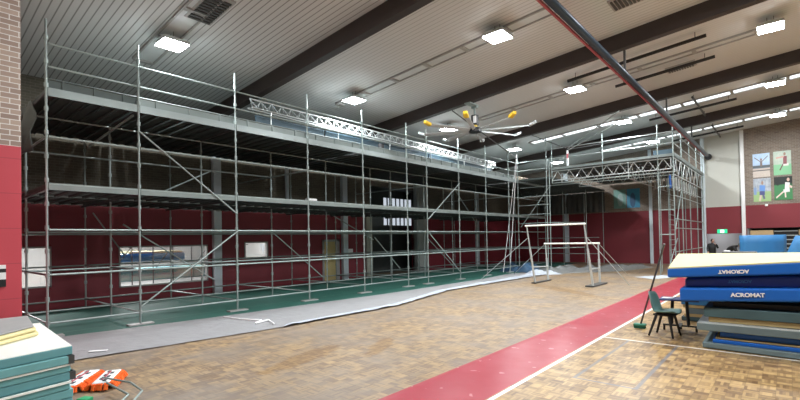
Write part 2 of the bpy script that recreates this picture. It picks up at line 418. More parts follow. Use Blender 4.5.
# ---------------------------------------------------------------- ceiling fittings
def zslab(mb, x0, x1, y0, y1, d0, d1, mat):
    mb.prism([(x0, y0), (x1, y0), (x1, y1), (x0, y1)], [zr(x0)-d0, zr(x1)-d0, zr(x1)-d0, zr(x0)-d0], [zr(x0)-d1, zr(x1)-d1, zr(x1)-d1, zr(x0)-d1], mat)
rows = {'nearest the left wall': -12.25, 'above the middle of the floor': -6.2, 'on the right of the hall': -.25, 'far right beyond the frame': 5.8}  # far right row is unseen, added for the light it gives the hall
ordn = ['closest to the camera', 'second from the camera', 'third from the camera', 'fourth from the camera', 'closest to the back wall']
for rn, x in rows.items():
    for k, y in enumerate([5.0, 11.6, 17.85, 24.7, 31.3]):
        if x > 3 and k > 3: continue
        z = zr(x)-.34
        t = thing('high_bay_lamp', f'square roof lamp, {rn}, {ordn[k]}', 'lamp', (x, y, z), 0, 'high bay lamps of the hall')
        mb = MB(); mb.box((x-.33, y-.33, z), (x+.33, y+.33, z+.09)); mb.box((x-.1, y-.1, z+.09), (x+.1, y+.1, z+.2))
        mb.build('lamp_housing', M['steel_l'], t, bevel=.01)
        MB().box((x-.31, y-.31, z-.025), (x+.31, y+.31, z+.002)).build('diffuser', M['lamp'], t, bevel=.006)
        mb = MB(); mb.tube((x-.08, y, z+.18), (x-.08, y, zr(x)), .008); mb.tube((x+.08, y, z+.18), (x+.08, y, zr(x)), .008); mb.build('hanger', M['dgrey'], t)
        L = bpy.data.lights.new('lamp_light', 'AREA'); L.shape = 'SQUARE'; L.size = .44; L.energy = 175; L.color = (.93, .97, 1)
        lo = bpy.data.objects.new('lamp_light', L); COL.objects.link(lo); lo.location = (x, y, z-.03)
def side_light(x, y, z, e, s):  # unseen bare lights added to brighten the side room and store room
    L = bpy.data.lights.new('added_room_light', 'AREA'); L.shape = 'SQUARE'; L.size = s; L.energy = e
    lo = bpy.data.objects.new('added_room_light', L); COL.objects.link(lo); lo.location = (x, y, z)
side_light(-21.5, 2.0, 3.1, 520, 1.2); side_light(-21.5, 7.0, 3.1, 330, 1.2); side_light(-20.5, 11.5, 3.1, 60, .8); side_light(-3.6, 37.3, 2.5, 16, .6)

def strip(y, segs, mat, w=.42, name='skylight_strip', lab=''):
    x0, x1 = segs[0][0], segs[-1][1]
    t = thing(name, lab, 'skylight', ((x0+x1)/2, y, zr((x0+x1)/2)))
    mb = MB()
    zslab(mb, x0, x1, y-.05, y, .06, -.0, None); zslab(mb, x0, x1, y+w, y+w+.05, .06, -.0, None)
    for a, b in segs: zslab(mb, a-.06, a+.06, y, y+w, .07, 0, None)
    zslab(mb, x1-.06, x1+.06, y, y+w, .07, 0, None)
    mb.build('frame', M['frame_g'], t)
    for a, b in segs:
        q = MB(); zslab(q, a+.06, b-.06, y, y+w, .02, -.01, None); q.build('pane', mat, t)
def seq(a, b, n): return [(a+(b-a)*i/n, a+(b-a)*(i+1)/n) for i in range(n)]
strip(4.75, seq(-14.3, -9.2, 3), M['skydim'], .5, lab='dim ribbed skylight strip beside the nearest left lamp')
strip(11.8, seq(-13.5, -4.6, 6), M['skydim'], .4, lab='long dim skylight strip running between the second row of lamps')
strip(18.5, seq(-11.0, -.6, 6), M['skydim'], .35, lab='dim skylight strip beyond the second dark beam')
strip(25.15, seq(-11.5, 6, 9), M['skylit'], .6, lab='bright white skylight strip between the third and fourth beams')
strip(31.9, seq(-9.5, 6, 8), M['skylit'], .55, lab='bright white skylight strip closest to the back wall')

def bar(x0, x1, y, lab, dz=.22):
    mb = MB(); mb.tube((x0, y, zr(x0)-dz), (x1, y, zr(x1)-dz), .06)
    t = thing('heater_tube', lab, 'heater', ((x0+x1)/2, y, zr((x0+x1)/2)-dz)); mb.build('tube', M['black'], t)
    h = MB()
    for x in (x0+.3, x1-.3): h.tube((x, y, zr(x)-dz), (x, y, zr(x)), .012)
    h.build('hanger', M['dgrey'], t)
bar(-6.2, -1.8, 17.05, 'thin black tube under the roof nearer the camera, above a dim skylight')
bar(-5.1, -1.8, 19.3, 'thin black tube under the roof beside the grey vent grille')
bar(-5.3, -1.65, 26.1, 'thin black tube under the roof beyond the third beam')
bar(-5.4, -1.8, 32.95, 'thin black tube under the roof nearest the back wall')
for y0, y1, lab in ((24.0, 28.2, 'dark cross bracket between third and fourth beams'), (31.0, 35.1, 'dark cross bracket by the back wall')):
    mb = MB(); mb.tube((-3.12, y0, zr(-3.1)-.18), (-3.12, y1, zr(-3.1)-.18), .05, mat=M['dgrey'])
    for y in (y0+.3, y1-.3): mb.tube((-3.12, y, zr(-3.1)-.18), (-3.12, y, zr(-3.1)), .012, mat=M['dgrey'])
    tag(mb.build('ceiling_bracket'), lab, 'bracket')
def vent(x0, x1, y0, y1, lab):
    t = thing('ceiling_vent', lab, 'vent', ((x0+x1)/2, y0, zr(x0)))
    mb = MB(); zslab(mb, x0-.06, x1+.06, y0-.06, y1+.06, .04, 0, None); mb.build('vent_frame', M['frame_g'], t)
    q = MB(); n = 10
    for i in range(n):
        a = x0+(x1-x0)*i/n; zslab(q, a, a+(x1-x0)/n*.6, y0, y1, .07, .035, None)
    q.build('louvre', M['dgrey'], t)
vent(-3.35, -2.5, 19.65, 20.15, 'grey louvred vent in the roof past the near black tubes')
vent(-3.5, -2.55, 12.9, 13.45, 'grey louvred vent at the top edge of the roof right of the blue tube')
vent(-11.2, -10.0, 4.95, 5.5, 'dark ceiling grille at top left beyond the nearest lamp')

# roller tube running the length of the hall
t = thing('divider_roller', 'long blue-black roller tube with red webbing under the roof', 'divider', (-3.78, 20, 7.0))
MB().tube((-3.68, 4, 7.0), (-3.76, 34.2, 7.0), .095, 14).build('tube', M['tube'], t, smooth=True)
MB().box((-3.83, 4, 6.885), (-3.78, 33.5, 6.935)).build('webbing', M['pinkred'], t)
MB().tube((-3.78, 34.2, 7.0), (-3.78, 35.0, 7.0), .04).build('axle', M['black'], t)
MB().tube((-3.78, 34.95, 7.0), (-3.78, 35.1, 7.0), .2, 16).build('end_disc', M['black'], t)
for y in FR:
    mb = MB(); mb.box((-3.81, y+.06, 7.1), (-3.75, y+.14, zr(-3.78)-.47)); mb.build('hanger', M['dgrey'], t)

# ---------------------------------------------------------------- big ceiling fan
FX, FY, FZ = -9.43, 15.6, 6.32
t = thing('ceiling_fan', 'large eight-bladed ceiling fan with yellow wing tips on a bracket', 'fan', (FX, FY, FZ))
MB().tube((FX, FY, FZ-.06), (FX, FY, FZ+.10), .26, 16).build('hub', M['black'], t)
mb = MB(); mb.tube((FX, FY, FZ+.1), (FX, FY, FZ+.22), .10, 12, M['yellow']); mb.tube((FX, FY, FZ+.22), (FX, FY, FZ+.62), .15, 12, M['black'])
mb.box((FX+.02, FY-.17, FZ+.28), (FX+.14, FY-.12, FZ+.56), M['white']); mb.build('motor', None, t)
mb = MB(); mb.tube((FX, FY, FZ+.62), (FX, FY, zr(FX)-.45), .045); mb.box((FX-.12, FY-.06, zr(FX)-.62), (FX+.12, FY+.08, zr(FX)-.5)); mb.box((FX-.14, 15.05, zr(FX)-.54), (FX+.14, 15.72, zr(FX)-.495)); mb.build('downrod', M['steel'], t)
for k in range(8):
    a = R(-112+45*k); c, s = math.cos(a), math.sin(a); d = V((c, s, 0)); n = V((-s, c, 0)); o = V((FX, FY, FZ+.02))
    mb = MB(); vs = []
    for r_, w in ((.2, .045), (2.15, .06)):
        for q, h in ((-1, -.035), (1, .035)):
            for e in (-.012, .012): vs.append(o+d*r_+n*w*q*1.2+V((0, 0, h+e)))
    mb.add(vs, [(0, 1, 3, 2), (4, 6, 7, 5), (0, 4, 5, 1), (2, 3, 7, 6), (0, 2, 6, 4), (1, 5, 7, 3)])
    b = mb.build('blade', M['steel_l'] if k in (3, 4) else M['frame_g'], t)
    q = MB(); vs = []
    for r_, w, up in ((2.1, .10, .0), (2.36, .08, .1)):
        for u in (-1, 1):
            for e in (-.05, .06): vs.append(o+d*r_+n*w*u+V((0, 0, up+e)))
    q.add(vs, [(0, 1, 3, 2), (4, 6, 7, 5), (0, 4, 5, 1), (2, 3, 7, 6), (0, 2, 6, 4), (1, 5, 7, 3)])
    q.build('wing_tip', M['yellow'] if k in (0, 1, 2) else M['steel_l'], b, bevel=.02)

# ---------------------------------------------------------------- main scaffold
X0, X1, X2 = -12.03, -14.2, -16.6
YS = [2.27, 4.09, 6.65, 9.22, 11.78, 14.35, 15.72, 18.28, 20.85, 23.42, 24.6, 28.5]
LV = [.31, 1.35, 2.32, 3.31, 4.34, 5.37]
t = thing('scaffold', 'long grey steel scaffold of tubes and decks along the left wall', 'scaffold', (X0, 14, 0))
S = M['steel']
def standard(x, y, top, lo=.12):
    mb = MB(); mb.tube((x, y, .02), (x, y, top), .0245)
    z = .31
    while z < top-.2:
        mb.tube((x, y, z-.045), (x, y, z+.045), .042, 8); z += .515
    return mb.build('standard', S, t)
for i, y in enumerate(YS):
    if i == 11: tops = (5.37, 5.3, 5.3)
    else: tops = (6.9, 5.25, 5.25)
    for x, tp in zip((X0, X1, X2), tops):
        standard(x, y, tp)
        b = MB(); b.box((x-.09, y-.09, .012), (x+.09, y+.09, .024), S)
        if x == X0: b.box((x-.11, y-.28, .006), (x+.11, y+.28, .04), M['frame_g'])
        b.build('base_plate', None, t)
for i in range(len(YS)-1):
    for z in LV[:5]:
        MB().tube((X0, YS[i]+.04, z), (X0, YS[i+1]-.04, z), .024).build('ledger', S, t)
    if i < 10:
        for z in (5.87, 6.37): MB().tube((X0, YS[i]+.03, z), (X0, YS[i+1]-.03, z), .022).build('guard_rail', S, t)
for x in (X1, X2):
    for z in (.31, 1.35, 2.32, 3.25, 5.25):
        if x == X2 and z == 5.25: continue
        MB().tube((x, YS[0], z), (x, YS[-1], z), .024).build('rear_ledger', S, t)
    if x == X1: MB().tube((X1, YS[0], 4.34), (X1, 9.2, 4.34), .024).build('rear_ledger', S, t)
for y in YS:
    for z in (.31, 1.35, 4.34):
        if z > 4 and y not in (YS[0], YS[3], YS[6], YS[9]): continue
        MB().tube((X0, y, z), (X2, y, z), .024).build('transom', S, t)
def planks(y0, y1, z, x0=-12.06, x1=-16.95):
    mb = MB(); n = max(1, round((y1-y0)/.32)); w = (y1-y0)/n
    for k in range(n):
        a = y0+k*w; b = a+w-.035
        mb.box((x0, a, z-.05), (x1, b, z)); mb.box((x0, a, z-.10), (x1, a+.03, z-.05)); mb.box((x0, b-.03, z-.10), (x1, b, z-.05))
    return mb
for i in range(len(YS)-1):
    y0, y1 = YS[i]+.02, YS[i+1]-.0
    MB.build(planks(y0, y1, 3.33), 'deck', M['deck'], t); MB.build(planks(y0, y1, 5.42), 'deck', M['deck'], t)
    for z in (3.28, 5.35):
        e = MB(); e.box((X0-.03, YS[i]+.03, z-(.09 if z < 4 else .12)), (X0+.02, YS[i+1]-.03, z+.06), M['toe'] if z < 4 or i == 0 else M['edge']); e.build('deck_edge_beam', None, t)
    # toe board standing on the top deck
    e = MB(); z = 5.43
    e.box((X0-.12, y0, z), (X0-.09, y1, z+.17)); e.tube((X0-.1, y0, z+.2), (X0-.1, y1, z+.2), .02)
    for q in range(3): yy = y0+(y1-y0)*(q+.5)/3; e.box((X0-.09, yy-.02, z), (X0-.06, yy+.02, z+.2))
    e.build('toe_board', M['chip'] if i == 10 else M['deck'] if i == 0 else M['toe'], t)
# joists below the decks
for k, y in enumerate([y for y in YS]):
    for z in (3.2, 5.28):
        MB().tube((X0, y, z), (-16.95, y, z), .03).build('deck_joist', M['dgrey'], t)
def brace(x, a, b):
    MB().tube((x, a[0], a[1]), (x, b[0], b[1]), .022).build('diagonal_brace', S, t)
F = X0+.05
for a, b in [((4.09, 4.75), (6.65, 2.8)), ((6.65, 2.3), (4.09, .45)), ((15.72, 2.87), (18.28, 4.67)), ((15.72, 2.3), (18.28, .32))]: brace(F, a, b)
for a, b in [((4.4, 2.55), (7.0, .8)), ((5.2, 3.4), (7.0, 4.35)), ((14.5, 2.0), (12.2, 3.0)), ((16.3, .6), (14.6, 2.1)), ((20.8, .5), (18.3, 2.2)), ((9.3, 2.3), (11.6, .5)), ((23.4, 2.9), (21, 4.9))]: brace(X1, a, b)
MB().tube((-12.3, 4.05, 5.2), (-14.2, 3.6, 4.65), .03).build('diagonal_brace', S, t)
MB().tube((X2, 4.3, 3.0), (X2, 5.2, 1.6), .022).build('diagonal_brace', S, t)
MB.build(planks(28.5, 34.9, 5.42, x0=-10.15), 'deck', M['deck'], t)
MB.build(planks(24.65, 28.4, 5.42, x0=-10.15, x1=-11.95), 'deck', M['deck'], t)
# return bay behind the end post
for x in (-10.1,):
    mb = MB(); mb.tube((x, 24.6, .02), (x, 24.6, 6.3), .0245); mb.tube((x, 24.2, .02), (x, 24.2, 7.6), .0245); mb.build('standard', S, t)
for z in (.31, 1.35, 2.8, 3.31, 3.85, 4.34, 5.9, 6.4): MB().tube((X0, 24.6, z), (-10.1, 24.6, z), .022).build('return_ledger', S, t)
MB().tube((X0+.1, 24.7, 2.6), (-10.1, 24.7, 4.9), .022).build('diagonal_brace', S, t)
for z in (1.35, 2.8): MB().tube((-10.1, 24.6, z), (-8.9, 26.5, z), .022).build('return_ledger', S, t)
for x, y in ((-12.0, 31.5), (-10.4, 31.5), (-13.9, 31.5), (-11.2, 33.5), (-9.9, 33.5)):
    MB().tube((x, y, .02), (x, y, 5.2), .0245).build('standard', S, t)
for z in (.8, 1.9): MB().tube((-13.9, 31.5, z), (-9.6, 31.5, z), .022).build('return_ledger', S, t)

# lattice girder lying along the platform
t = thing('lattice_girder', 'white aluminium lattice girder lying along the top platform', 'girder', (-12.75, 15, 6.2))
gx = -12.75; A = M['steel_l']; ya, yb = 7.55, 23.2
def gz(y): return 6.24-.012*(y-8)
for nm, dz, dx in (('top_chord', .28, 0), ('bottom_chord', -.02, -.1), ('bottom_chord', -.02, .12)):
    MB().tube((gx+dx, ya, gz(ya)+dz), (gx+dx, yb, gz(yb)+dz), .026).build(nm, A, t)
n = 40
for s, nm in ((.12, 'lacing'), (-.1, 'lacing')):
    mb = MB()
    for k in range(n):
        a = ya+(yb-ya)*k/n; m = ya+(yb-ya)*(k+.5)/n; b = ya+(yb-ya)*(k+1)/n
        mb.tube((gx, a, gz(a)+.28), (gx+s, m, gz(m)-.02), .011, 5); mb.tube((gx+s, m, gz(m)-.02), (gx, b, gz(b)+.28), .011, 5)
    mb.build(nm, A, t)
mb = MB()
for k in range(6):
    y = 8.3+k*2.9; mb.tube((gx+.02, y, 5.42), (gx+.02, y, gz(y)), .02)
mb.build('support_leg', A, t)

# pale blue panels standing on the platform
yy = 7.9
for k, ln in enumerate((2.9, 3.2, 3.2, 3.2, 2.8)):
    mb = MB(); mb.box((-13.02, yy, 5.43), (-12.98, yy+ln-.08, 6.1)); mb.box((-13.04, yy, 6.06), (-12.96, yy+ln-.08, 6.12))
    tag(mb.build('sheet_panel', M['blue_p']), ['grey-blue sheet panel on the platform, nearest the camera', 'grey-blue sheet panel on the platform, second along', 'grey-blue sheet panel on the platform behind the middle lamp post', 'grey-blue sheet panel on the platform, fourth along', 'grey-blue sheet panel on the platform, furthest from camera'][k], 'panel', 'blue panels on the platform')
    yy += ln
mb = MB(); mb.tube((-12.3, 13.1, 5.43), (-12.3, 13.1, 5.85), .12, 10)
tag(mb.build('bucket', M['black']), 'small black bucket on the top platform behind the rails', 'bucket')
mb = MB(); mb.box((-12.3, 9.3, 3.34), (-12.1, 9.65, 3.42))
tag(mb.build('carton', M['white'], bevel=.01), 'small white carton on the middle deck edge', 'carton')

# tarp hanging at the near end of the platform
mb = MB(); pts = []
nn = 14
vs = []
for i in range(nn):
    a = i/(nn-1)
    for j in range(9):
        b = j/8
        vs.append((-13.7+.55*a-.35*b*b+.1*math.sin(b*3), 2.1+.15*a+.05*math.sin(b*9+a*5), 5.25-1.1*b+.1*a))
fs = [(i*9+j, i*9+j+1, (i+1)*9+j+1, (i+1)*9+j) for i in range(nn-1) for j in range(8)]
mb.add(vs, fs)
o = mb.build('hanging_tarp', plain('grey_tarp', (.16, .19, .18), .7), smooth=True); o.modifiers.new('s', 'SOLIDIFY').thickness = .01
tag(o, 'grey tarp hanging below the near end of the platform', 'tarp')

# ---------------------------------------------------------------- bridge platform on lattice trusses
t = thing('bridge_scaffold', 'raised scaffold platform on lattice trusses reaching the back wall', 'scaffold', (-7, 25, 0))
bxl, bxr, byf, bz = -10.1, -4.1, 25.0, 5.9
def truss(name, a, b, ztop, h, n):
    a, b = V(a), V(b); mb = MB()
    P = lambda u, z: V((a.x+(b.x-a.x)*u, a.y+(b.y-a.y)*u, z))
    mb.tube(P(0, ztop), P(1, ztop), .026); mb.tube(P(0, ztop-h), P(1, ztop-h), .026)
    for k in range(n):
        mb.tube(P(k/n, ztop-h), P((k+.5)/n, ztop), .02, 6); mb.tube(P((k+.5)/n, ztop), P((k+1)/n, ztop-h), .02, 6)
    for u in (0, 1): mb.tube(P(u, ztop), P(u, ztop-h), .024)
    return mb.build(name, M['steel_l'], t)
truss('lattice_truss', (bxl, byf, 0), (bxr-.1, byf, 0), 5.72, .52, 9)
truss('lattice_truss', (bxl, byf+1.4, 0), (bxr-.1, byf+1.4, 0), 5.72, .52, 9)
truss('lattice_truss', (bxl, byf+4.4, 0), (bxr-.1, byf+4.4, 0), 5.72, .52, 9)
truss('side_truss', (bxr, byf, 0), (bxr, 34.9, 0), 5.72, .8, 8)
truss('side_truss', (bxr-2.0, byf, 0), (bxr-2.0, 34.9, 0), 5.72, .8, 8)
MB().tube((bxl, byf, 5.05), (bxr, byf, 5.05), .024).build('ledger', S, t)
MB().tube((bxl-2, byf+.1, 4.95), (bxr, byf+.1, 4.9), .02).build('ledger', S, t)
mb = MB(); n = 18
for k in range(n):
    a = bxl+(bxr-bxl)*k/n; mb.box((a, byf-.05, 5.80), (a+(bxr-bxl)/n-.03, 34.9, 5.86))
mb.build('deck', M['deck'], t)
MB().box((bxl, byf-.08, 5.8), (bxr, byf-.05, 5.93)).build('toe_board', M['toe'], t)
MB().box((bxr+.03, byf, 5.8), (bxr+.06, 34.9, 5.97)).build('toe_board', M['toe'], t)
mb = MB(); mb.box((bxr-.9, byf+.2, 5.9), (bxr-.05, byf+.25, 6.2)); mb.build('mesh_panel', M['blue_p'], t)
for x in (bxl, -7.35, -4.76, bxr):
    for z0 in (5.05,):
        full = x in (-4.76, bxr)
        q = MB(); q.tube((x, byf, .02 if full else z0), (x, byf, 7.45 if x != bxr else 7.6), .026); q.build('standard', S, t)
for z in (6.45, 7.0):
    for a, b in ((bxl, -7.35), (-7.35, -4.76), (-4.76, bxr)): MB().tube((a, byf, z), (b, byf, z), .021).build('guard_rail', M['steel_l'], t)
for y in (27.2, 29.7, 32.3, 34.9):
    MB().tube((bxr, y, .02), (bxr, y, 7.3), .026).build('standard', S, t)
    MB().tube((bxr-1.0, y, .02), (bxr-1.0, y, 5.7), .026).build('standard', S, t)
for z in (6.45, 7.0): MB().tube((bxr, byf, z), (bxr, 34.9, z), .021).build('guard_rail', M['steel_l'], t)
for z in (1.15, 2.3, 2.75, 3.9, 4.3):
    MB().tube((bxr, byf, z), (bxr, 34.9, z), .024).build('side_ledger', S, t)
for z in (2.0, 3.2, 4.35): MB().tube((-4.76, byf, z), (bxr, byf, z), .024).build('ledger', S, t)
MB().tube((bxr, 25.1, 2.2), (bxr, 27.1, 4.4), .022).build('diagonal_brace', S, t)
MB().tube((-4.5, byf+.2, .1), (-4.2, byf+1.2, 1.8), .022).build('diagonal_brace', S, t)
mb = MB(); mb.tube((-4.9, 28.2, 0.02), (-4.9, 28.2, 5.2), .02); mb.tube((-4.9, 29.9, .02), (-4.9, 29.9, 5.2), .02)
for k in range(17): mb.tube((-4.9, 28.2, .3+k*.28), (-4.9, 29.9, .3+k*.28), .012, 5)
mb.build('ladder_frame', S, t)
mb = MB()
for k in range(11): mb.box((-9.6, 26+k*.6, 5.6), (-4.3, 26.08+k*.6, 5.72))
mb.build('deck_joist', M['dgrey'], t)
# shiny planks leaning under the side of the bridge
for k in range(12):
    y = 25.5+k*.78; rot = Matrix.Rotation(R(18), 3, 'X')
    mb = MB(); mb.box((-4.38, y, 4.32), (-4.33, y+.24, 4.98), rot=rot)
    tag(mb.build('aluminium_plank', M['steel_l'] if k else M['blue']), 'short plank leaning in the row below the bridge deck, number %d from its front corner' % (k+1) if k else 'blue plank leaning at the front corner below the bridge deck', 'plank', 'planks leaning below the bridge deck')

# rigging lines and hoist above the bridge
mb = MB(); hx, hy = -9.2, 25.0
mb.tube((hx, hy, 5.88), (hx, hy, 6.35), .07, 10, M['steel_l']); mb.tube((hx, hy, 6.35), (hx, hy, 6.62), .055, 10, M['pinkred']); mb.tube((hx, hy, 6.62), (hx, hy, 6.8), .05, 10, M['white']); mb.tube((hx, hy, 6.8), (hx, hy, 6.95), .06, 10, M['black'])
tag(mb.build('hoist_post'), 'red and white hoist post standing on the bridge platform', 'post')
def cable(a, b, lab, r=.026, mat=None):
    tag(MB().tube(a, b, r, 6).build('cable', mat or M['steel_l']), lab, 'cable')
cable((hx, hy, 6.9), (-5.65, 21.85, zr(-5.65)-.52), 'pale upper cable from the hoist post to the third beam')
cable((hx, hy, 6.8), (-6.6, 24.6, zr(-6.6)-.35), 'pale lower cable from the hoist post to the middle lamp')
cable((hx, hy, 6.9), (-9.9, 21.85, zr(-9.9)-.53), 'dark cable from the hoist post up to the left', mat=M['dgrey'])
cable((hx, hy, 6.85), (-5.0, 28.5, zr(-5)-.53), 'dark cable from the hoist post up to the right', mat=M['dgrey'])
cable((-11.9, 24.4, 6.6), (-10.3, 15.3, zr(-10.3)-.53), 'dark stay from the far scaffold post up to the fan beam', mat=M['dgrey'])
for e, lab in (((-12.35, 23.2, .02), 'white rope hanging from the far scaffold post, left one'), ((-12.1, 23.5, .02), 'white rope hanging from the far scaffold post, right one')):
    cable((-11.97, 24.45, 6.9), e, lab, .02, M['white'])

# ---------------------------------------------------------------- gymnastics bars
t = thing('uneven_bars', 'uneven gymnastics bars with pale rails and steel uprights', 'gymnastics bars', (-7, 18.4, 0))
hl0, hl1 = V((-8.2, 18.2, .03)), V((-8.25, 17.6, 2.46)); hr0, hr1 = V((-5.75, 18.0, .03)), V((-5.9, 17.6, 2.46))
ll0, ll1 = V((-8.25, 19.7, .03)), V((-8.3, 19.6, 1.68)); lr0, lr1 = V((-5.95, 19.5, .03)), V((-5.95, 19.4, 1.68))
for a, b in ((hl0, hl1), (hr0, hr1), (ll0, ll1), (lr0, lr1)):
    m = a+(b-a)*.6; q = MB(); q.tube(a, m, .045); q.tube(m, b, .03); q.build('upright', M['steel_l'], t)
for a, b in ((hl1, hr1), (ll1, lr1)): MB().tube(a+V((-.06, 0, 0)), b+V((.06, 0, 0)), .036, 10).build('rail', M['whitemat'], t)
for a, b in ((hl0, ll0), (hr0, lr0)): MB().box((min(a.x, b.x)-.05, a.y-.15, .012), (max(a.x, b.x)+.08, b.y+.05, .06)).build('base_bar', M['dgrey'], t)
for a, b in ((hl0, ll0), (hr0, lr0)): MB().tube(a+(hl1-hl0)*.28, b+V((0, 0, .62)), .025).build('cross_tube', M['steel_l'], t)
for a, b in ((hl1*.8+hl0*.2, V((-11.0, 18.4, .02))), (hr1*.8+hr0*.2, V((-4.75, 19.2, .02))), (lr1, V((-6.1, 24.3, .02))), (ll1, V((-11.2, 22.2, .02)))):
    MB().tube(a, b, .012, 6).build('guy_cable', M['steel_l'], t)
for a in ((-11.0, 18.4), (-4.75, 19.2)):
    pass

# ---------------------------------------------------------------- floor coverings
def lumpy(name, poly, nx, ny, h, mat, lab, cat, seed=0, fr=1.6, edge=0, z0=.004, solid=True, **kw):
    """quad-grid sheet between two polylines: poly = (left pts, right pts)"""
    La, Lb = poly
    def interp(P, u):
        f = u*(len(P)-1); i = min(int(f), len(P)-2); f -= i
        return V((P[i][0]*(1-f)+P[i+1][0]*f, P[i][1]*(1-f)+P[i+1][1]*f, 0))
    vs = []
    for i in range(nx+1):
        a = interp(La, i/nx); b = interp(Lb, i/nx)
        for j in range(ny+1):
            p = a.lerp(b, j/ny); n = mnoise.fractal(V((p.x*fr+seed, p.y*fr, seed)), 1, 2, 4)
            env = 1 if not edge else min(1, min(j, ny-j, i, nx-i)/edge)
            vs.append((p.x, p.y, z0+max(0, (.5+.5*n))*h*env))
    fs = [(i*(ny+1)+j, i*(ny+1)+j+1, (i+1)*(ny+1)+j+1, (i+1)*(ny+1)+j) for i in range(nx) for j in range(ny)]
    mb = MB(); mb.add(vs, fs); o = mb.build(name, mat, smooth=True); return tag(o, lab, cat, **kw)
lumpy('green_carpet', ([(-17.2, 1.5), (-17.2, 24), (-17.2, 34)], [(-11.9, 1.5), (-11.15, 8), (-11.05, 13), (-11.2, 20), (-12.0, 34)]), 90, 16, .006, M['green'], 'dark green carpet strip under the scaffold', 'carpet')
lumpy('dust_sheet', ([(-11.95, 1.5), (-11.45, 6), (-11.1, 12.5), (-11.2, 19), (-11.6, 23)], [(-9.3, 1.5), (-8.85, 5.5), (-8.85, 10), (-9.85, 14), (-9.85, 22.5)]), 120, 18, .012, M['sheet'], 'grey dust sheet laid between the carpet and the wooden floor', 'dust sheet', seed=4, z0=.012)
lumpy('plastic_film', ([(-8.98, 6.3), (-9.05, 10), (-10.1, 14), (-10.2, 19), (-10.5, 23)], [(-8.78, 5.9), (-8.78, 10), (-9.75, 14), (-9.7, 19), (-9.6, 23)]), 120, 8, .05, M['white_plastic'], 'crumpled white plastic film along the edge of the dust sheet', 'plastic film', seed=9, fr=3, z0=.02)
lumpy('plastic_heap', ([(-11.5, 24.8), (-9.5, 26), (-7.5, 28.5), (-6.6, 31)], [(-9.9, 22.4), (-8.4, 25.0), (-7.0, 27.0), (-6.2, 30.6)]), 50, 24, .5, M['clear'], 'heap of crumpled clear plastic sheeting by the back corner', 'plastic sheeting', seed=2, fr=1.4, edge=7)
lumpy('plastic_wrap', ([(-10.9, 23.0), (-9.7, 24.2)], [(-10.4, 21.6), (-9.0, 23.4)]), 24, 16, .3, M['white_plastic'], 'white plastic wrap bunched up beside the blue tarp', 'plastic wrap', seed=5, fr=2, edge=5)
lumpy('blue_tarp', ([(-13.6, 26.0), (-11.0, 25.6)], [(-13.0, 23.8), (-10.3, 23.4)]), 24, 20, .6, plain('blue_tarp', (.05, .11, .19), .5, 0, .25, 2), 'dark blue tarp folded in a low heap at the scaffold end', 'tarp', seed=11, fr=1.5, edge=4)
lumpy('litter_sheet', ([(-5.6, 23.4), (-4.6, 24.9)], [(-4.6, 22.6), (-3.9, 24.2)]), 14, 10, .06, M['white_plastic'], 'scrap of white plastic on the floor beside the broom', 'plastic scrap', seed=3, fr=3, edge=2)
def scrap(x, y, w, d, rz, lab):
    mb = MB(); mb.box((x-w/2, y-d/2, .03), (x+w/2, y+d/2, .036), rot=Matrix.Rotation(rz, 3, 'Z'))
    tag(mb.build('paper_scrap', M['white']), lab, 'paper')
scrap(-9.6, 2.55, .3, .09, 1.0, 'small white paper scrap on the dust sheet near the teal mats')
mb = MB(); mb.path([(-11.2, 5.8, .04), (-10.4, 5.9, .04), (-9.9, 6.1, .04), (-9.6, 5.75, .05), (-9.75, 6.2, .05), (-9.2, 6.0, .045)], .02, 6)
tag(mb.build('strap', M['white']), 'tangled white strap lying on the dust sheet', 'strap')

# ---------------------------------------------------------------- objects on the left wall
mb = MB(); mb.box((XL+.0, 15.9, 3.3), (XL+.12, 17.0, 3.5), M['steel_l']); 
tag(mb.build('wall_duct', bevel=.01), 'small grey duct high on the left wall beside the pier', 'duct')
mb = MB(); mb.box((XL+.0, 15.72, 1.3), (XL+.08, 16.05, 1.55))
tag(mb.build('switch_box', M['white'], bevel=.01), 'small white switch box on the red wall beside the door column', 'switch box')
# mat trolley seen through the long window
t = thing('mat_trolley', 'blue crash mat on a dark trolley in the room behind the long window', 'mat trolley', (-19.5, 7.5, 0))
MB().box((-20.3, 5.6, 1.3), (-19.0, 8.2, 1.62)).build('mat', M['blue_l'], t, bevel=.08)
MB().box((-20.25, 6.1, 1.62), (-19.05, 8.1, 1.70)).build('top_pad', M['cream'], t, bevel=.03)
mb = MB()
for k in range(8): mb.tube((-18.9, 5.4+k*.75, 0.02), (-18.9, 5.4+k*.75, 1.95), .025)
for z in (.35, 1.0, 1.25, 1.9): mb.tube((-18.9, 5.2, z), (-18.9, 11, z), .022)
for k in range(0, 7, 2): mb.tube((-18.9, 5.4+k*.75, .9), (-18.9, 6.15+k*.75, 1.9), .02)
mb.build('rack_frame', M['dgrey'], t)
MB().box((-20.5, 5.8, .55), (-19.1, 9.4, 1.0)).build('lower_mat', M['teal'], t, bevel=.05)

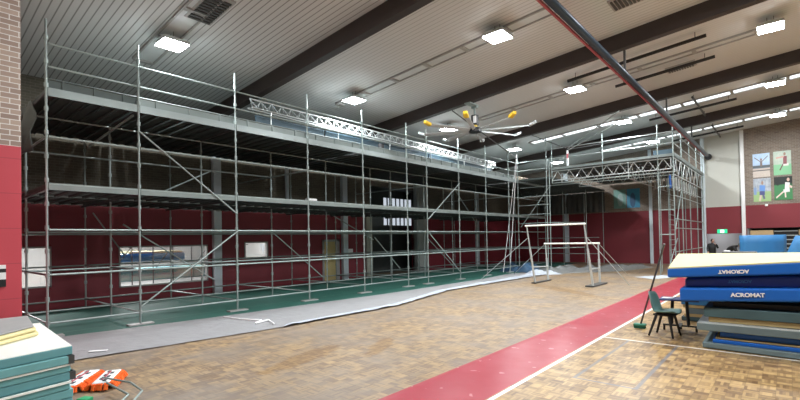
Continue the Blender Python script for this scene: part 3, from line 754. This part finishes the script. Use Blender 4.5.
# ---------------------------------------------------------------- posters, sign, back wall items
def poster(x0, x1, z0, z1, fn, lab, y=YB, t_=.03):
    t = thing('poster', lab, 'poster', ((x0+x1)/2, y-t_, z0), 0, 'sports posters on the back wall')
    m = photo_mat('poster_print', fn)
    MB().box((x0, y-t_, z0), (x1, y-.002, z1)).build('print', m, t)
def ell(g, u, v, cx, cy, rx, ry):
    a = g.math('DIVIDE', g.math('SUBTRACT', u, cx), rx); b = g.math('DIVIDE', g.math('SUBTRACT', v, cy), ry)
    return g.math('SUBTRACT', 1, g.step(g.math('ADD', g.math('MULTIPLY', a, a), g.math('MULTIPLY', b, b)), .8, 1.1))
def seg(g, u, v, a, b, w):
    ax, ay = a; bx, by = b; L = math.hypot(bx-ax, by-ay); dx, dy = (bx-ax)/L, (by-ay)/L
    pu = g.math('SUBTRACT', u, ax); pv = g.math('SUBTRACT', v, ay)
    al = g.math('ADD', g.math('MULTIPLY', pu, dx), g.math('MULTIPLY', pv, dy))
    ac = g.math('ABSOLUTE', g.math('SUBTRACT', g.math('MULTIPLY', pv, dx), g.math('MULTIPLY', pu, dy)))
    return g.math('MULTIPLY', g.band(al, 0, L, .01), g.math('SUBTRACT', 1, g.step(ac, w*.8, w*1.1)))
def f1(g, u, v, c):
    sky = g.mix(g.noise(c, 4, 3), (.22, .42, .75), (.65, .75, .85)); gnd = g.mix(g.noise(c, 12, 3), (.45, .36, .30), (.62, .56, .50))
    col = g.mix(g.step(v, .36, .40), gnd, sky); col = g.mix(g.band(v, .38, .50, .02), col, (.10, .12, .13)); col = g.mix(g.band(v, .26, .30, .01), col, (.08, .08, .08))
    for a, b, w in (((.1, .85), (.45, .66), .02), ((.9, .88), (.55, .66), .02), ((.5, .45), (.5, .68), .07)): col = g.mix(seg(g, u, v, a, b, w), col, (.20, .15, .14))
    return g.mix(ell(g, u, v, .5, .74, .06, .06), col, (.25, .16, .12))
def f2(g, u, v, c):
    col = g.mix(g.step(v, .42, .47), (.22, .52, .28), g.mix(g.noise(c, 8, 3), (.25, .42, .30), (.60, .58, .52)))
    for a, b, w, k in (((.35, .2), (.55, .45), .035, (.15, .08, .08)), ((.55, .42), (.85, .42), .05, (.7, .65, .62)), ((.65, .45), (.66, .78), .11, (.22, .05, .06)), ((.15, .72), (.6, .76), .035, (.55, .30, .24))): col = g.mix(seg(g, u, v, a, b, w), col, k)
    return g.mix(ell(g, u, v, .64, .87, .07, .07), col, (.30, .18, .13))
def f3(g, u, v, c):
    col = g.mix(g.step(v, .4, .45), (.30, .45, .20), g.mix(g.noise(c, 7, 3), (.10, .13, .18), (.62, .66, .70)))
    for a, b, w, k in (((.35, .02), (.42, .3), .06, (.6, .45, .38)), ((.62, .1), (.55, .3), .06, (.12, .12, .2)), ((.5, .28), (.5, .45), .16, (.07, .08, .22)), ((.5, .45), (.52, .7), .17, (.13, .28, .62)), ((.1, .3), (.1, .62), .08, (.2, .3, .5))): col = g.mix(seg(g, u, v, a, b, w), col, k)
    return g.mix(ell(g, u, v, .52, .8, .07, .08), col, (.35, .22, .17))
def f4(g, u, v, c):
    col = g.mix(g.step(g.math('ADD', v, g.math('MULTIPLY', g.noise(c, 3), .3)), .75, .85), (.05, .22, .08), (.01, .015, .012))
    for a, b, w, k in (((.1, .1), (.5, .35), .035, (.75, .62, .55)), ((.62, .1), (.6, .38), .04, (.75, .65, .58)), ((.5, .38), (.85, .4), .07, (.75, .75, .72)), ((.7, .4), (.74, .74), .13, (.82, .82, .80)), ((.8, .6), (.98, .52), .05, (.7, .55, .48))): col = g.mix(seg(g, u, v, a, b, w), col, k)
    return g.mix(ell(g, u, v, .78, .86, .08, .08), col, (.55, .38, .30))
poster(-1.53, -.72, 5.42, 6.86, f1, 'poster of an athlete with raised arms against blue sky')
poster(-.55, .26, 5.45, 6.88, f2, 'poster of a player kicking on a green field')
poster(-1.53, -.70, 3.92, 5.34, f3, 'poster of a runner in a blue top among a crowd')
poster(-.55, .28, 3.95, 5.34, f4, 'poster of a player in white on dark green grass')
poster(-9.62, -8.80, 3.98, 5.35, lambda g, u, v, c: g.mix(ell(g, u, v, .55, .45, .25, .35), g.mix(g.noise(c, 5, 3), (.10, .26, .22), (.22, .40, .34)), (.30, .42, .40)), 'greenish poster beneath the bridge platform')
poster(-8.72, -7.88, 3.98, 5.35, lambda g, u, v, c: g.mix(ell(g, u, v, .45, .4, .22, .4), g.mix(g.noise(c, 5, 3), (.03, .20, .34), (.06, .32, .50)), (.03, .10, .20)), 'deep blue poster beneath the bridge platform')
mb = MB(); nn = 60; vs = []
for i in range(nn+1):
    x = -15.2+5.0*i/nn
    for z in (3.78, 4.5, 5.3): vs.append((x, YB-.22+.07*math.sin(i*1.3)+.03*math.sin(i*.5+z), z))
mb.add(vs, [(i*3+j, i*3+j+1, i*3+j+4, i*3+j+3) for i in range(nn) for j in range(2)])
o = mb.build('stage_curtain', plain('grey_curtain', (.10, .105, .10), .9), smooth=True); o.modifiers.new('s', 'SOLIDIFY').thickness = .01
tag(o, 'grey pleated curtain hanging above the red band in the back corner', 'curtain')
# exit sign above the opening
t = thing('exit_sign', 'green illuminated exit sign above the doorway on the back wall', 'exit sign', (-3.15, YB-.1, 2.02))
MB().box((-3.42, YB-.1, 2.02), (-2.90, YB-.0, 2.28)).build('sign_box', M['exit'], t)
mb = MB(); mb.box((-3.26, YB-.108, 2.06), (-3.06, YB-.1, 2.24), M['exit_w'])
mb.build('pictogram', None, t)
mb = MB(); mb.box((-1.0, YB-.12, 3.62), (-.86, YB, 3.74))
tag(mb.build('wall_sensor', M['white'], bevel=.02), 'small white sensor on the red band under the posters', 'sensor')

# retracted seating: timber fronts and grey treads
t = thing('retracted_seating', 'retracted tiered seating with tan fronts in the dark recess', 'seating', (2, 35.6, 0))
for x0, x1 in ((-1.76, -.65), (.5, 3.2)):
    for z0 in (1.86, 1.48, 1.10, .72, .34):
        MB().box((x0, 35.3, z0-.02), (x1, 35.42, z0+.30)).build('timber_front', M['tan_panel'], t, bevel=.01)
for k in range(7):
    z = .5+k*.26
    MB().box((-.62, 35.5, z), (.47, 36.6, z+.05)).build('tread', M['steel_l'], t); MB().box((-.62, 35.62, z-.18), (.47, 35.66, z)).build('riser', M['black'], t)

# ---------------------------------------------------------------- mats
def mat_obj(name, poly, z0, z1, side, top, lab, group, bevel=.03, text=None, cat='gym mat'):
    """poly of four corners; z0, z1 per-corner lists"""
    n = len(poly); a = z0 if isinstance(z0, (list, tuple)) else [z0]*n; b = z1 if isinstance(z1, (list, tuple)) else [z1]*n
    c = [sum(p[i] for p in poly)/n for i in (0, 1)]
    t = thing(name, lab, cat, (c[0], c[1], min(a)), 0, group)
    th = .012
    MB().prism(poly, a, [v-(th if top else 0) for v in b]).build('cover', side, t, bevel=bevel)
    if top:
        ins = [(p[0]+(c[0]-p[0])*.006, p[1]+(c[1]-p[1])*.006) for p in poly]
        MB().prism(ins, [v-th-.02 for v in b], b).build('top_sheet', top, t, bevel=.006)
    return t
def letter(parent, text, loc, h, rot, mat, lab=None, flip=False, name='lettering'):
    cu = bpy.data.curves.new(name, 'FONT'); cu.body = text; cu.size = h*1.4; cu.extrude = .003; cu.align_x = 'CENTER'; cu.align_y = 'CENTER'; cu.offset = .006*h/.1
    o = bpy.data.objects.new(name, cu); COL.objects.link(o)
    dg = bpy.context.evaluated_depsgraph_get(); me = bpy.data.meshes.new_from_object(o.evaluated_get(dg)); bpy.data.objects.remove(o)
    me.materials.append(mat); o = bpy.data.objects.new(name, me); COL.objects.link(o)
    o.parent = parent; o.matrix_parent_inverse = Matrix.Translation(-parent.location)
    o.rotation_euler = rot; o.location = loc; o.scale = (1.05, 1, 1)
    if lab: o['label'] = lab
    return o
GR = 'gym mats stacked on the right'
xr = 1.7
def sl(z, x, k=.085): return z+k*(x+1.5)
# three big crash mats on top
p = [(-1.66, 9.28), (xr, 9.28), (xr+.1, 12.0), (-1.93, 12.0)]
m1 = mat_obj('crash_mat', p, [1.19, 1.19+.07*3.3, 1.19+.07*3.3, 1.22], [1.375, 1.375+.085*3.3, 1.60, 1.53], M['blue'], M['cream'], 'cream-topped blue crash mat on top of the right stack', GR, .035)
p = [(-1.42, 9.46), (xr, 9.42), (xr, 11.9), (-1.6, 11.9)]
m2 = mat_obj('crash_mat', p, [1.0, 1.10, 1.1, 1.0], [1.185, 1.40, 1.34, 1.2], M['blue_d'], None, 'dark navy crash mat sagging as second layer of the right stack', GR, .05)
p = [(-1.48, 9.28), (xr, 9.22), (xr, 11.8), (-1.6, 11.8)]
m3 = mat_obj('crash_mat', p, [.78, .99, .98, .78], [1.015, 1.17, 1.14, 1.0], M['blue'], None, 'bright blue crash mat with white lettering, third layer of right stack', GR, .035)
letter(m3, 'ACROMAT', (-.52, 9.245, .955), .062, (R(90), 0, 0), M['white'], 'white maker name along the side').rotation_euler = (R(90), R(-3), 0)
letter(m1, 'ACROMAT', (-.70, 9.272, 1.335), .058, (R(90), R(180-3), 0), M['white'], 'white upside-down lettering')
letter(m2, 'ACROMAT', (-.63, 9.44, 1.16), .045, (R(90), R(180-3), 0), M['blue_l'], 'faded upside-down lettering')
low = [
    ('gym_mat', -1.02, 9.55, .69, .78, M['black'], None, 'black filler for the shaded gap under the big blue crash mats'),  # no real mat: black slab put in for the shade of the gap
    ('gym_mat', -1.14, 9.38, .53, .69, M['teal_d'], None, 'dark teal mat, upper one of the lower right layers'),
    ('gym_mat', -1.08, 9.42, .44, .525, M['foam_t'], None, 'tan foam slab between dark teal and grey mats'),
    ('gym_mat', -1.24, 9.30, .30, .435, M['greyteal'], M['steel_l'], 'grey-green mat with pale top edge sticking out left'),
    ('gym_mat', -.92, 9.40, .20, .285, M['blue'], None, 'blue mat above the thin tan foam layer in the lower stack'),
    ('gym_mat', -.98, 9.36, .165, .195, M['foam_t'], None, 'thin tan foam layer near the bottom of the stack'),
    ('gym_mat', -1.02, 9.34, .10, .16, M['blue'], None, 'bright blue mat just above the bottom one'),
    ('gym_mat', -1.16, 9.27, .012, .098, M['greyteal'], None, 'grey bottom mat lying on the floor under the stack'),
]
for nm, xl, yf, a, b, sm, tp, lab in low:
    k = .03
    p = [(xl, yf), (xr, yf-.14), (xr, yf+1.9), (xl-.05, yf+2.0)]
    lift = [0, k*(a*2.6), k*a*2.6, 0]
    mat_obj(nm, p, [a+v for v in lift], [b+v for v in lift], sm, tp, lab, GR, .012)
mb = MB(); mb.box((-.30, 9.2, .46), (-.17, 9.42, .53), M['black'])
# smaller pile behind on the left
GS = 'small mats stacked behind the big stack'
for nm, a, b, sm, lab, dx in (('small_mat', .012, .10, M['teal_d'], 'lowest dark mat of the small stack behind the chair', 0), ('small_mat', .105, .17, M['foam_t'], 'tan foam mat low in the small stack behind', .05), ('small_mat', .175, .30, M['greyteal'], 'grey mat in the middle of the small stack behind', .08), ('small_mat', .305, .37, M['foam_t'], 'tan foam mat below the blue one in the small stack', .03), ('small_mat', .375, .52, M['blue_l'], 'light blue mat on top of the small stack behind', 0)):
    mat_obj(nm, [(-1.88+dx, 11.95), (.3, 11.95), (.3, 13.6), (-1.88+dx, 13.6)], a, b, sm, M['whitemat'] if b > .5 else None, lab, GS, .01)

# curled light blue mats standing behind
def curl(pts, z0, z1, lab, lean=0, th=.06):
    n = len(pts); vs = []
    for (x, y) in pts:
        vs.append((x, y, z0))
    mb = MB(); rows_ = 6
    vs = []
    for k in range(rows_+1):
        f = k/rows_
        for (x, y) in pts: vs.append((x+lean*f, y+.05*math.sin(f*3), z0+(z1-z0)*f))
    fs = [(k*n+i, k*n+i+1, (k+1)*n+i+1, (k+1)*n+i) for k in range(rows_) for i in range(n-1)]
    mb.add(vs, fs); o = mb.build('curled_mat', M['blue_l'], smooth=True); o.modifiers.new('s', 'SOLIDIFY').thickness = th
    return tag(o, lab, 'gym mat', 'light blue mats standing in the background')
curl([(-1.5, 23.4), (-1.2, 23.25), (-.8, 23.3), (-.45, 23.6), (-.2, 24.1), (-.1, 24.7)], .01, 1.9, 'tall light blue mat standing curled on edge below the posters')
curl([(-.5, 22.2), (-.25, 22.0), (.15, 22.0), (.6, 22.3), (.85, 22.9), (.9, 23.5)], .01, 1.85, 'light blue mat leaning over at the right edge of the photo', lean=.75)
mb = MB(); mb.box((-1.95, 21.2, .01), (-.9, 22.0, 1.28))
tag(mb.build('equipment_box', M['dgrey'], bevel=.03), 'dark equipment box mostly hidden behind the crash mats', 'box')
mb = MB(); mb.box((-1.9, 21.3, 1.285), (-1.7, 21.6, 1.33)); tag(mb.build('towel', M['white'], bevel=.02), 'white towel lying on the dark equipment box', 'towel')

# left pile: teal mats with foam on top
GL = 'teal mats stacked at lower left'
zt = .748; n = 7; th = .104; rnd = random.Random(3)
labs = ['bottom teal mat of the lower left stack', 'second teal mat from the bottom of the left stack', 'third teal mat from the bottom with white edge strip', 'middle teal mat of the left stack with dark corner patch', 'teal mat third from top of the left stack', 'teal mat second from top of the left stack, slightly darker', 'top teal mat of the left stack with white upper face']
for k in range(n):
    z0 = .012+k*th+(0 if k else 0); z1 = z0+th-.006
    jx, jy = rnd.uniform(-.03, .03), rnd.uniform(-.035, .035)
    if k == n-1: jx = jy = 0; z1 = zt
    xr_, yr_ = -6.66+jx, 1.50+jy
    p = [(-9.05, -1.0), (-6.36+jx, -1.0), (-6.37+jx, .75), (xr_, yr_), (-9.05, 1.62+jy)]
    p = [(-9.05, -1.0), (-6.05+jx, -1.0), (xr_, yr_), (-9.05, 1.62+jy)]
    t = mat_obj('teal_mat', p, z0, z1, M['teal'] if k % 3 else plain('teal_dark%d' % k, (.115, .30, .32), .65, 0, .2, 2), M['whitemat'] if k == n-1 else None, labs[k], GL, .01)
    if k in (2, 4): 
        q = MB(); q.prism([(p[1][0], p[1][1]), (p[1][0]+.03, p[1][1]), (p[2][0]+.03, p[2][1]+.01), (p[2][0], p[2][1]+.01)], z1-.018, z1+.004); q.build('edge_strip', M['whitemat'], t)
    if k in (3, 5): MB().box((xr_-.12, yr_-.06, z0), (xr_+.012, yr_+.012, z1)).build('corner_patch', M['dgrey'], t)
for k in range(3):
    x1, x0 = -7.62-.03*k, -9.0; z0 = zt+.008+k*.056
    p = [(x0, -1.0), (-7.0-.03*k, -1.0), (-7.25-.03*k, .85), (-7.72-.03*k, 1.36-.02*k), (x0, 1.45)]
    mat_obj('foam_pad', p, z0, z0+(.05 if k < 2 else .02), M['foam'] if k < 2 else plain('grey_pad', (.33, .33, .32), .8), None, ['lower yellow foam pad on the teal stack', 'upper yellow foam pad on the teal stack', 'grey pad on top of the yellow foam at far left'][k], 'foam pads on the teal stack', .02, cat='foam pad')
# black and white sign on the near wall
t = thing('wall_sign', 'black and white striped notice on the near red wall', 'sign', (-9.5, 1.0, 1.3))
mb = MB()
for k, (a, b, m_) in enumerate(((1.62, 1.68, 'white'), (1.56, 1.62, 'black'), (1.45, 1.56, 'white'), (1.33, 1.45, 'black'))): mb.box((-9.5, .75, a), (-9.47, 1.26, b), M[m_])
mb.build('notice_board', None, t)

# ---------------------------------------------------------------- dust mops
def mop(x, y, rz, lab, ln=.78):
    t = thing('dust_mop', lab, 'mop', (x, y, 0), rz, 'orange fringed dust mops')
    mb = MB(); mb.prism([(-ln/2, -.11), (ln/2, -.11), (ln/2, .11), (-ln/2, .11)], .05, .115)
    o = mb.build('mop_pad', M['white'], bevel=.03); local(o, t)
    mb = MB(); rr = random.Random(int(x*100))
    for k in range(150):
        a = rr.random()
        if a < .4: px, py, dx, dy = rr.uniform(-ln/2, ln/2), -.1, rr.uniform(-.3, .3), -1
        elif a < .8: px, py, dx, dy = rr.uniform(-ln/2, ln/2), .1, rr.uniform(-.3, .3), 1
        elif a < .9: px, py, dx, dy = -ln/2+.02, rr.uniform(-.1, .1), -1, rr.uniform(-.3, .3)
        else: px, py, dx, dy = ln/2-.02, rr.uniform(-.1, .1), 1, rr.uniform(-.3, .3)
        L_ = rr.uniform(.05, .09)
        mb.path([(px, py, .09), (px+dx*L_*.6, py+dy*L_*.6, .08), (px+dx*L_, py+dy*L_, .022)], .016, 6)
    o = mb.build('fringe', M['orange']); local(o, t)
    mb = MB()
    for k in range(6):
        u = -ln/2+.1+k*(ln-.2)/5
        mb.box((u-.05, -.05+(.06 if k % 2 else 0), .114), (u+.03, -.01+(.06 if k % 2 else 0), .121))
    o = mb.build('printed_mark', plain('mark_black', (.05, .05, .06), .6)); local(o, t)
    mb = MB(); mb.tube((-ln/2+.12, .01, .118), (ln/2-.12, .01, .118), .012)
    o = mb.build('red_seam', M['pinkred']); local(o, t)
    return t
mop(-7.58, 1.80, R(144), 'orange and white dust mop beside the teal stack, left one', .76)
mop(-7.34, 2.06, R(150), 'orange and white dust mop pointing away, right one', .66)
mb = MB(); mb.path([(-7.15, 1.95, .15), (-6.55, 2.10, .16), (-6.2, 2.12, .12)], .013, 8); mb.path([(-6.85, 1.92, .14), (-6.25, 1.98, .10), (-6.12, 1.80, .03)], .013, 8); mb.tube((-6.2, 2.12, .12), (-6.0, 1.9, .03), .013)
tag(mb.build('mop_frame', M['steel']), 'bent metal mop frame lying on the floor beside the mops', 'mop frame')

# ---------------------------------------------------------------- chair, table, broom
CX, CY = -1.84, 9.98
t = thing('plastic_chair', 'grey-green moulded plastic chair with black legs by the mats', 'chair', (CX, CY, 0), R(-8)); t.scale = (1.06, 1.06, 1.03)
prof = [(.24, .44), (.20, .455), (.05, .435), (-.12, .43), (-.19, .46), (-.225, .56), (-.25, .70), (-.28, .82)]
wd = [.20, .22, .225, .215, .20, .21, .20, .14]
mb = MB(); vs = []; K = 7
for i, ((px, pz), w) in enumerate(zip(prof, wd)):
    for j in range(K):
        u = -1+2*j/(K-1)
        if i < 4: vs.append((px-(.03*abs(u)**2 if i == 0 else 0), u*w, pz+.045*abs(u)**3))
        else: vs.append((px+.07*abs(u)**2, u*w, pz))
fs = [(i*K+j, i*K+j+1, (i+1)*K+j+1, (i+1)*K+j) for i in range(len(prof)-1) for j in range(K-1)]
mb.add(vs, fs); o = mb.build('seat_shell', M['chair'], smooth=True, sub=1); local(o, t); o.modifiers.new('s', 'SOLIDIFY').thickness = .014
for sx, sy in ((1, 1), (1, -1), (-1, 1), (-1, -1)):
    mb = MB(); mb.tube((sx*.10, sy*.13, .42), (sx*.20-.02, sy*.20, .005), .027, 8, r2=.018); local(mb.build('leg', M['black']), t)
mb = MB(); mb.box((-.16, -.15, .39), (.16, .15, .425)); local(mb.build('under_frame', M['black'], bevel=.01), t)

TX, TY = -1.70, 10.62
t = thing('side_table', 'small table with blue top and dark legs behind the chair', 'table', (TX, TY, 0), R(5))
local(MB().box((-.34, -.24, .635), (.34, .24, .665)).build('table_top', plain('navy_top', (.03, .05, .16), .4), bevel=.006), t)
for sx, sy in ((1, 1), (1, -1), (-1, 1), (-1, -1)):
    local(MB().tube((sx*.12, sy*.1, .635), (sx*.15, sy*.14, .12), .022).build('leg', M['black']), t)
local(MB().box((-.3, -.03, .1), (.3, .03, .13)).build('foot_bar', M['black']), t)
local(MB().box((-.03, -.24, .1), (.03, .24, .13)).build('foot_bar', M['black']), t)
for sx, sy in ((.28, 0), (-.28, 0), (0, .22), (0, -.22)): local(MB().tube((sx, sy, .005), (sx, sy, .1), .02).build('foot', M['black']), t)
tag(MB().box((-2.0, 10.5, .668), (-1.8, 10.7, .676)).build('paper_sheet', M['white']), 'white sheet of paper on the blue table top', 'paper')

t = thing('broom', 'broom with green brush head leaning against the crash mats', 'broom', (-2.36, 10.6, 0))
MB().tube((-2.40, 10.5, .08), (-1.76, 9.62, 1.80), .018).build('handle', M['dgrey'], t)
MB().box((-2.53, 10.42, .045), (-2.30, 10.58, .10)).build('brush_block', plain('green_plastic', (.03, .20, .13), .5), t, bevel=.02)
mb = MB()
for k in range(40): 
    x = -2.52+.2*(k/39); mb.tube((x, 10.45+.1*(k % 3)/2, .05), (x+.01, 10.44+.12*(k % 3)/2, .004), .008, 5)
mb.build('bristles', plain('green_bristle', (.02, .14, .09), .8), t)

# green scrap near the mops
scrap2 = MB(); scrap2.box((-6.80, 1.58, .006), (-6.66, 1.70, .05), rot=Matrix.Rotation(.5, 3, 'Z'))
tag(scrap2.build('sponge', plain('green_sponge', (.03, .35, .14), .8), bevel=.01), 'small green sponge on the floor at the foot of the teal stack', 'sponge')

# ---------------------------------------------------------------- people in the doorway
def person(joints, edges, radii, mat, lab, loc):
    t = thing('person', lab, 'person', loc)
    me = bpy.data.meshes.new('body'); me.from_pydata(joints, edges, []); o = bpy.data.objects.new('body', me); COL.objects.link(o)
    b_ = bmesh.new(); b_.from_mesh(me); ly = b_.verts.layers.skin.verify(); b_.verts.ensure_lookup_table()
    for i, r_ in enumerate(radii): b_.verts[i][ly].radius = (r_, r_)
    b_.verts[0][ly].use_root = True; b_.to_mesh(me); b_.free()
    o.modifiers.new('k', 'SKIN'); s_ = o.modifiers.new('u', 'SUBSURF'); s_.levels = s_.render_levels = 2
    dg = bpy.context.evaluated_depsgraph_get(); m2_ = bpy.data.meshes.new_from_object(o.evaluated_get(dg)); bpy.data.objects.remove(o)
    m2_.materials.clear(); m2_.materials.append(mat)
    for p_ in m2_.polygons: p_.use_smooth = True; p_.material_index = 0
    o = bpy.data.objects.new('body', m2_); COL.objects.link(o); o.parent = t
    return t
def headmesh(parent, c, r_, mat_skin, mat_hair, face):
    """head with nose, ears and brow plus a hair cap; face = unit direction"""
    f = V(face).normalized(); s_ = V((0, 0, 1)).cross(f).normalized(); u = f.cross(s_)
    def sphere(rx, ry, rz, off=V(), cut=None, n=14):
        vs, fs = [], []
        for i in range(n+1):
            th = math.pi*i/n
            for j in range(2*n):
                ph = math.pi*j/n; l = V((math.sin(th)*math.cos(ph)*rx, math.sin(th)*math.sin(ph)*ry, math.cos(th)*rz))
                if cut: l = cut(l)
                vs.append(V(c)+off+f*l.x+s_*l.y+u*l.z)
        for i in range(n):
            for j in range(2*n): fs.append((i*2*n+j, i*2*n+(j+1) % (2*n), (i+1)*2*n+(j+1) % (2*n), (i+1)*2*n+j))
        return vs, fs
    def jaw(l):
        if l.z < 0: l = V((l.x*(1+.25*l.z/r_), l.y*(1+.35*l.z/r_), l.z))
        return l
    mb = MB(); mb.add(*sphere(r_*.95, r_*.78, r_*1.15, cut=jaw), mat=mat_skin)
    mb.add(*sphere(r_*.22, r_*.13, r_*.22, off=f*r_*.95, n=6), mat=mat_skin)
    for q in (-1, 1):
        mb.add(*sphere(r_*.10, r_*.06, r_*.2, off=s_*q*r_*.78, n=6), mat=mat_skin)
        mb.add(*sphere(r_*.07, r_*.10, r_*.05, off=f*r_*.86+s_*q*r_*.3+u*r_*.12, n=6), mat=M['hair_d'])
    mb.add(*sphere(r_*.06, r_*.2, r_*.05, off=f*r_*.80-u*r_*.5, n=6), mat=M['pinkred'])
    mb.build('head', None, parent, smooth=True)
    h = MB()
    def cap(l): return V((min(l.x, r_*.45), l.y, max(l.z, -r_*.35)))
    h.add(*sphere(r_*1.03, r_*.9, r_*1.22, off=-f*r_*.08+u*r_*.06, cut=cap))
    h.build('hair', mat_hair, parent, smooth=True)
def hand(parent, c, d, mat):
    d = V(d).normalized(); s_ = d.cross(V((0, 0, 1))).normalized(); mb = MB(); c = V(c)
    mb.add([c+s_*a*.04+V((0, 0, b*.014))+d*k for k in (0, .09) for a in (-1, 1) for b in (-1, 1)], [(0, 1, 3, 2), (4, 6, 7, 5), (0, 4, 5, 1), (2, 3, 7, 6), (0, 2, 6, 4), (1, 5, 7, 3)])
    for i, L_ in enumerate((.065, .08, .075, .055)):
        b_ = c+d*.09+s_*(-.03+.02*i); m_ = b_+d*L_*.55+V((0, 0, -.005)); mb.tube(b_, m_, .009, 6); mb.tube(m_, m_+d*L_*.4+V((0, 0, -.02)), .008, 6)
    b_ = c+d*.03-s_*.04; mb.tube(b_, b_+d*.04-s_*.03, .010, 6)
    mb.build('hand', mat, parent, bevel=.004)
# person 1: standing, arm raised to the face
bx, by = -3.55, 33.6
J = [(0, 0, .92), (0, 0, 1.12), (0, 0, 1.30), (0, 0, 1.40), (.02, -.02, 1.47), (-.19, 0, 1.33), (.19, 0, 1.33), (-.24, -.05, 1.07), (-.2, -.2, .9), (.30, -.1, 1.10), (.20, -.2, 1.33), (-.1, 0, .86), (.1, 0, .86), (-.12, -.03, .48), (.12, .02, .48), (-.13, .02, .07), (.13, .03, .07), (-.13, -.15, .04), (.13, -.14, .04)]
E_ = [(0, 1), (1, 2), (2, 3), (3, 4), (2, 5), (2, 6), (5, 7), (7, 8), (6, 9), (9, 10), (0, 11), (0, 12), (11, 13), (12, 14), (13, 15), (14, 16), (15, 17), (16, 18)]
Rr = [.20, .20, .22, .07, .055, .09, .09, .06, .045, .06, .045, .11, .11, .075, .075, .05, .05, .04, .04]
pp = person([(x+bx, y+by, z) for x, y, z in J], E_, Rr, M['black'], 'person in black clothes standing in the back doorway with arm raised', (bx, by, 0))
pp_loc = V((bx, by, 0))
for c_ in pp.children: c_.matrix_parent_inverse = Matrix.Translation(-pp_loc)
headmesh(pp, (bx+.03, by-.04, 1.56), .11, M['skin'], M['hair_d'], (.7, -.7, -.1))
hand(pp, (bx+.20, by-.2, 1.34), (-.5, .2, .8), M['skin'])
hand(pp, (bx-.2, by-.2, .9), (.1, -.6, -.6), M['skin'])
# person 2: bending forward to the right
bx, by = -2.72, 33.2
J = [(0, 0, .95), (.10, 0, 1.12), (.28, -.02, 1.22), (.42, -.04, 1.24), (.5, -.05, 1.25), (.28, -.18, 1.16), (.28, .16, 1.16), (.40, -.22, .92), (.52, -.2, .74), (.42, .12, .92), (.55, .05, .76), (-.02, -.09, .86), (-.02, .09, .86), (.0, -.12, .48), (.02, .12, .48), (-.06, -.12, .07), (-.03, .12, .07), (.1, -.14, .04), (.12, .14, .04)]
pp = person([(x+bx, y+by, z) for x, y, z in J], E_, Rr, M['black'], 'person in black bending forward in the back doorway, grey haired', (bx, by, 0))
for c_ in pp.children: c_.matrix_parent_inverse = Matrix.Translation(-V((bx, by, 0)))
headmesh(pp, (bx+.58, by-.06, 1.30), .11, M['skin'], M['hair_g'], (.8, -.3, -.45))
hand(pp, (bx+.52, by-.2, .74), (.4, 0, -.8), M['skin']); hand(pp, (bx+.55, by+.05, .76), (.4, 0, -.8), M['skin'])

# ---------------------------------------------------------------- world, camera, view
w = bpy.data.worlds.new('world'); SC.world = w; w.use_nodes = True
w.node_tree.nodes['Background'].inputs[0].default_value = (.7, .8, 1, 1); w.node_tree.nodes['Background'].inputs[1].default_value = .5

cam = bpy.data.cameras.new('camera'); co = bpy.data.objects.new('camera', cam); COL.objects.link(co)
yaw, pitch, roll = .7149971, .0149, .01823
Fv = V((-math.sin(yaw)*math.cos(pitch), math.cos(yaw)*math.cos(pitch), math.sin(pitch)))
Rv = V((math.cos(yaw), math.sin(yaw), 0)); Uv = Rv.cross(Fv)
R2 = Rv*math.cos(roll)-Uv*math.sin(roll); U2 = R2.cross(Fv)
co.matrix_world = Matrix(((R2.x, U2.x, -Fv.x, 0), (R2.y, U2.y, -Fv.y, 0), (R2.z, U2.z, -Fv.z, 1.9616), (0, 0, 0, 1)))
cam.sensor_width = 36; cam.lens = 446.336/800*36; cam.shift_y = 33.44/800; cam.clip_end = 200
SC.camera = co
SC.view_settings.view_transform = 'Standard'; SC.view_settings.look = 'None'
SC.view_settings.exposure = 0.85; SC.view_settings.gamma = 1
SC.view_settings.use_curve_mapping = False
SC.cycles.use_denoising = True
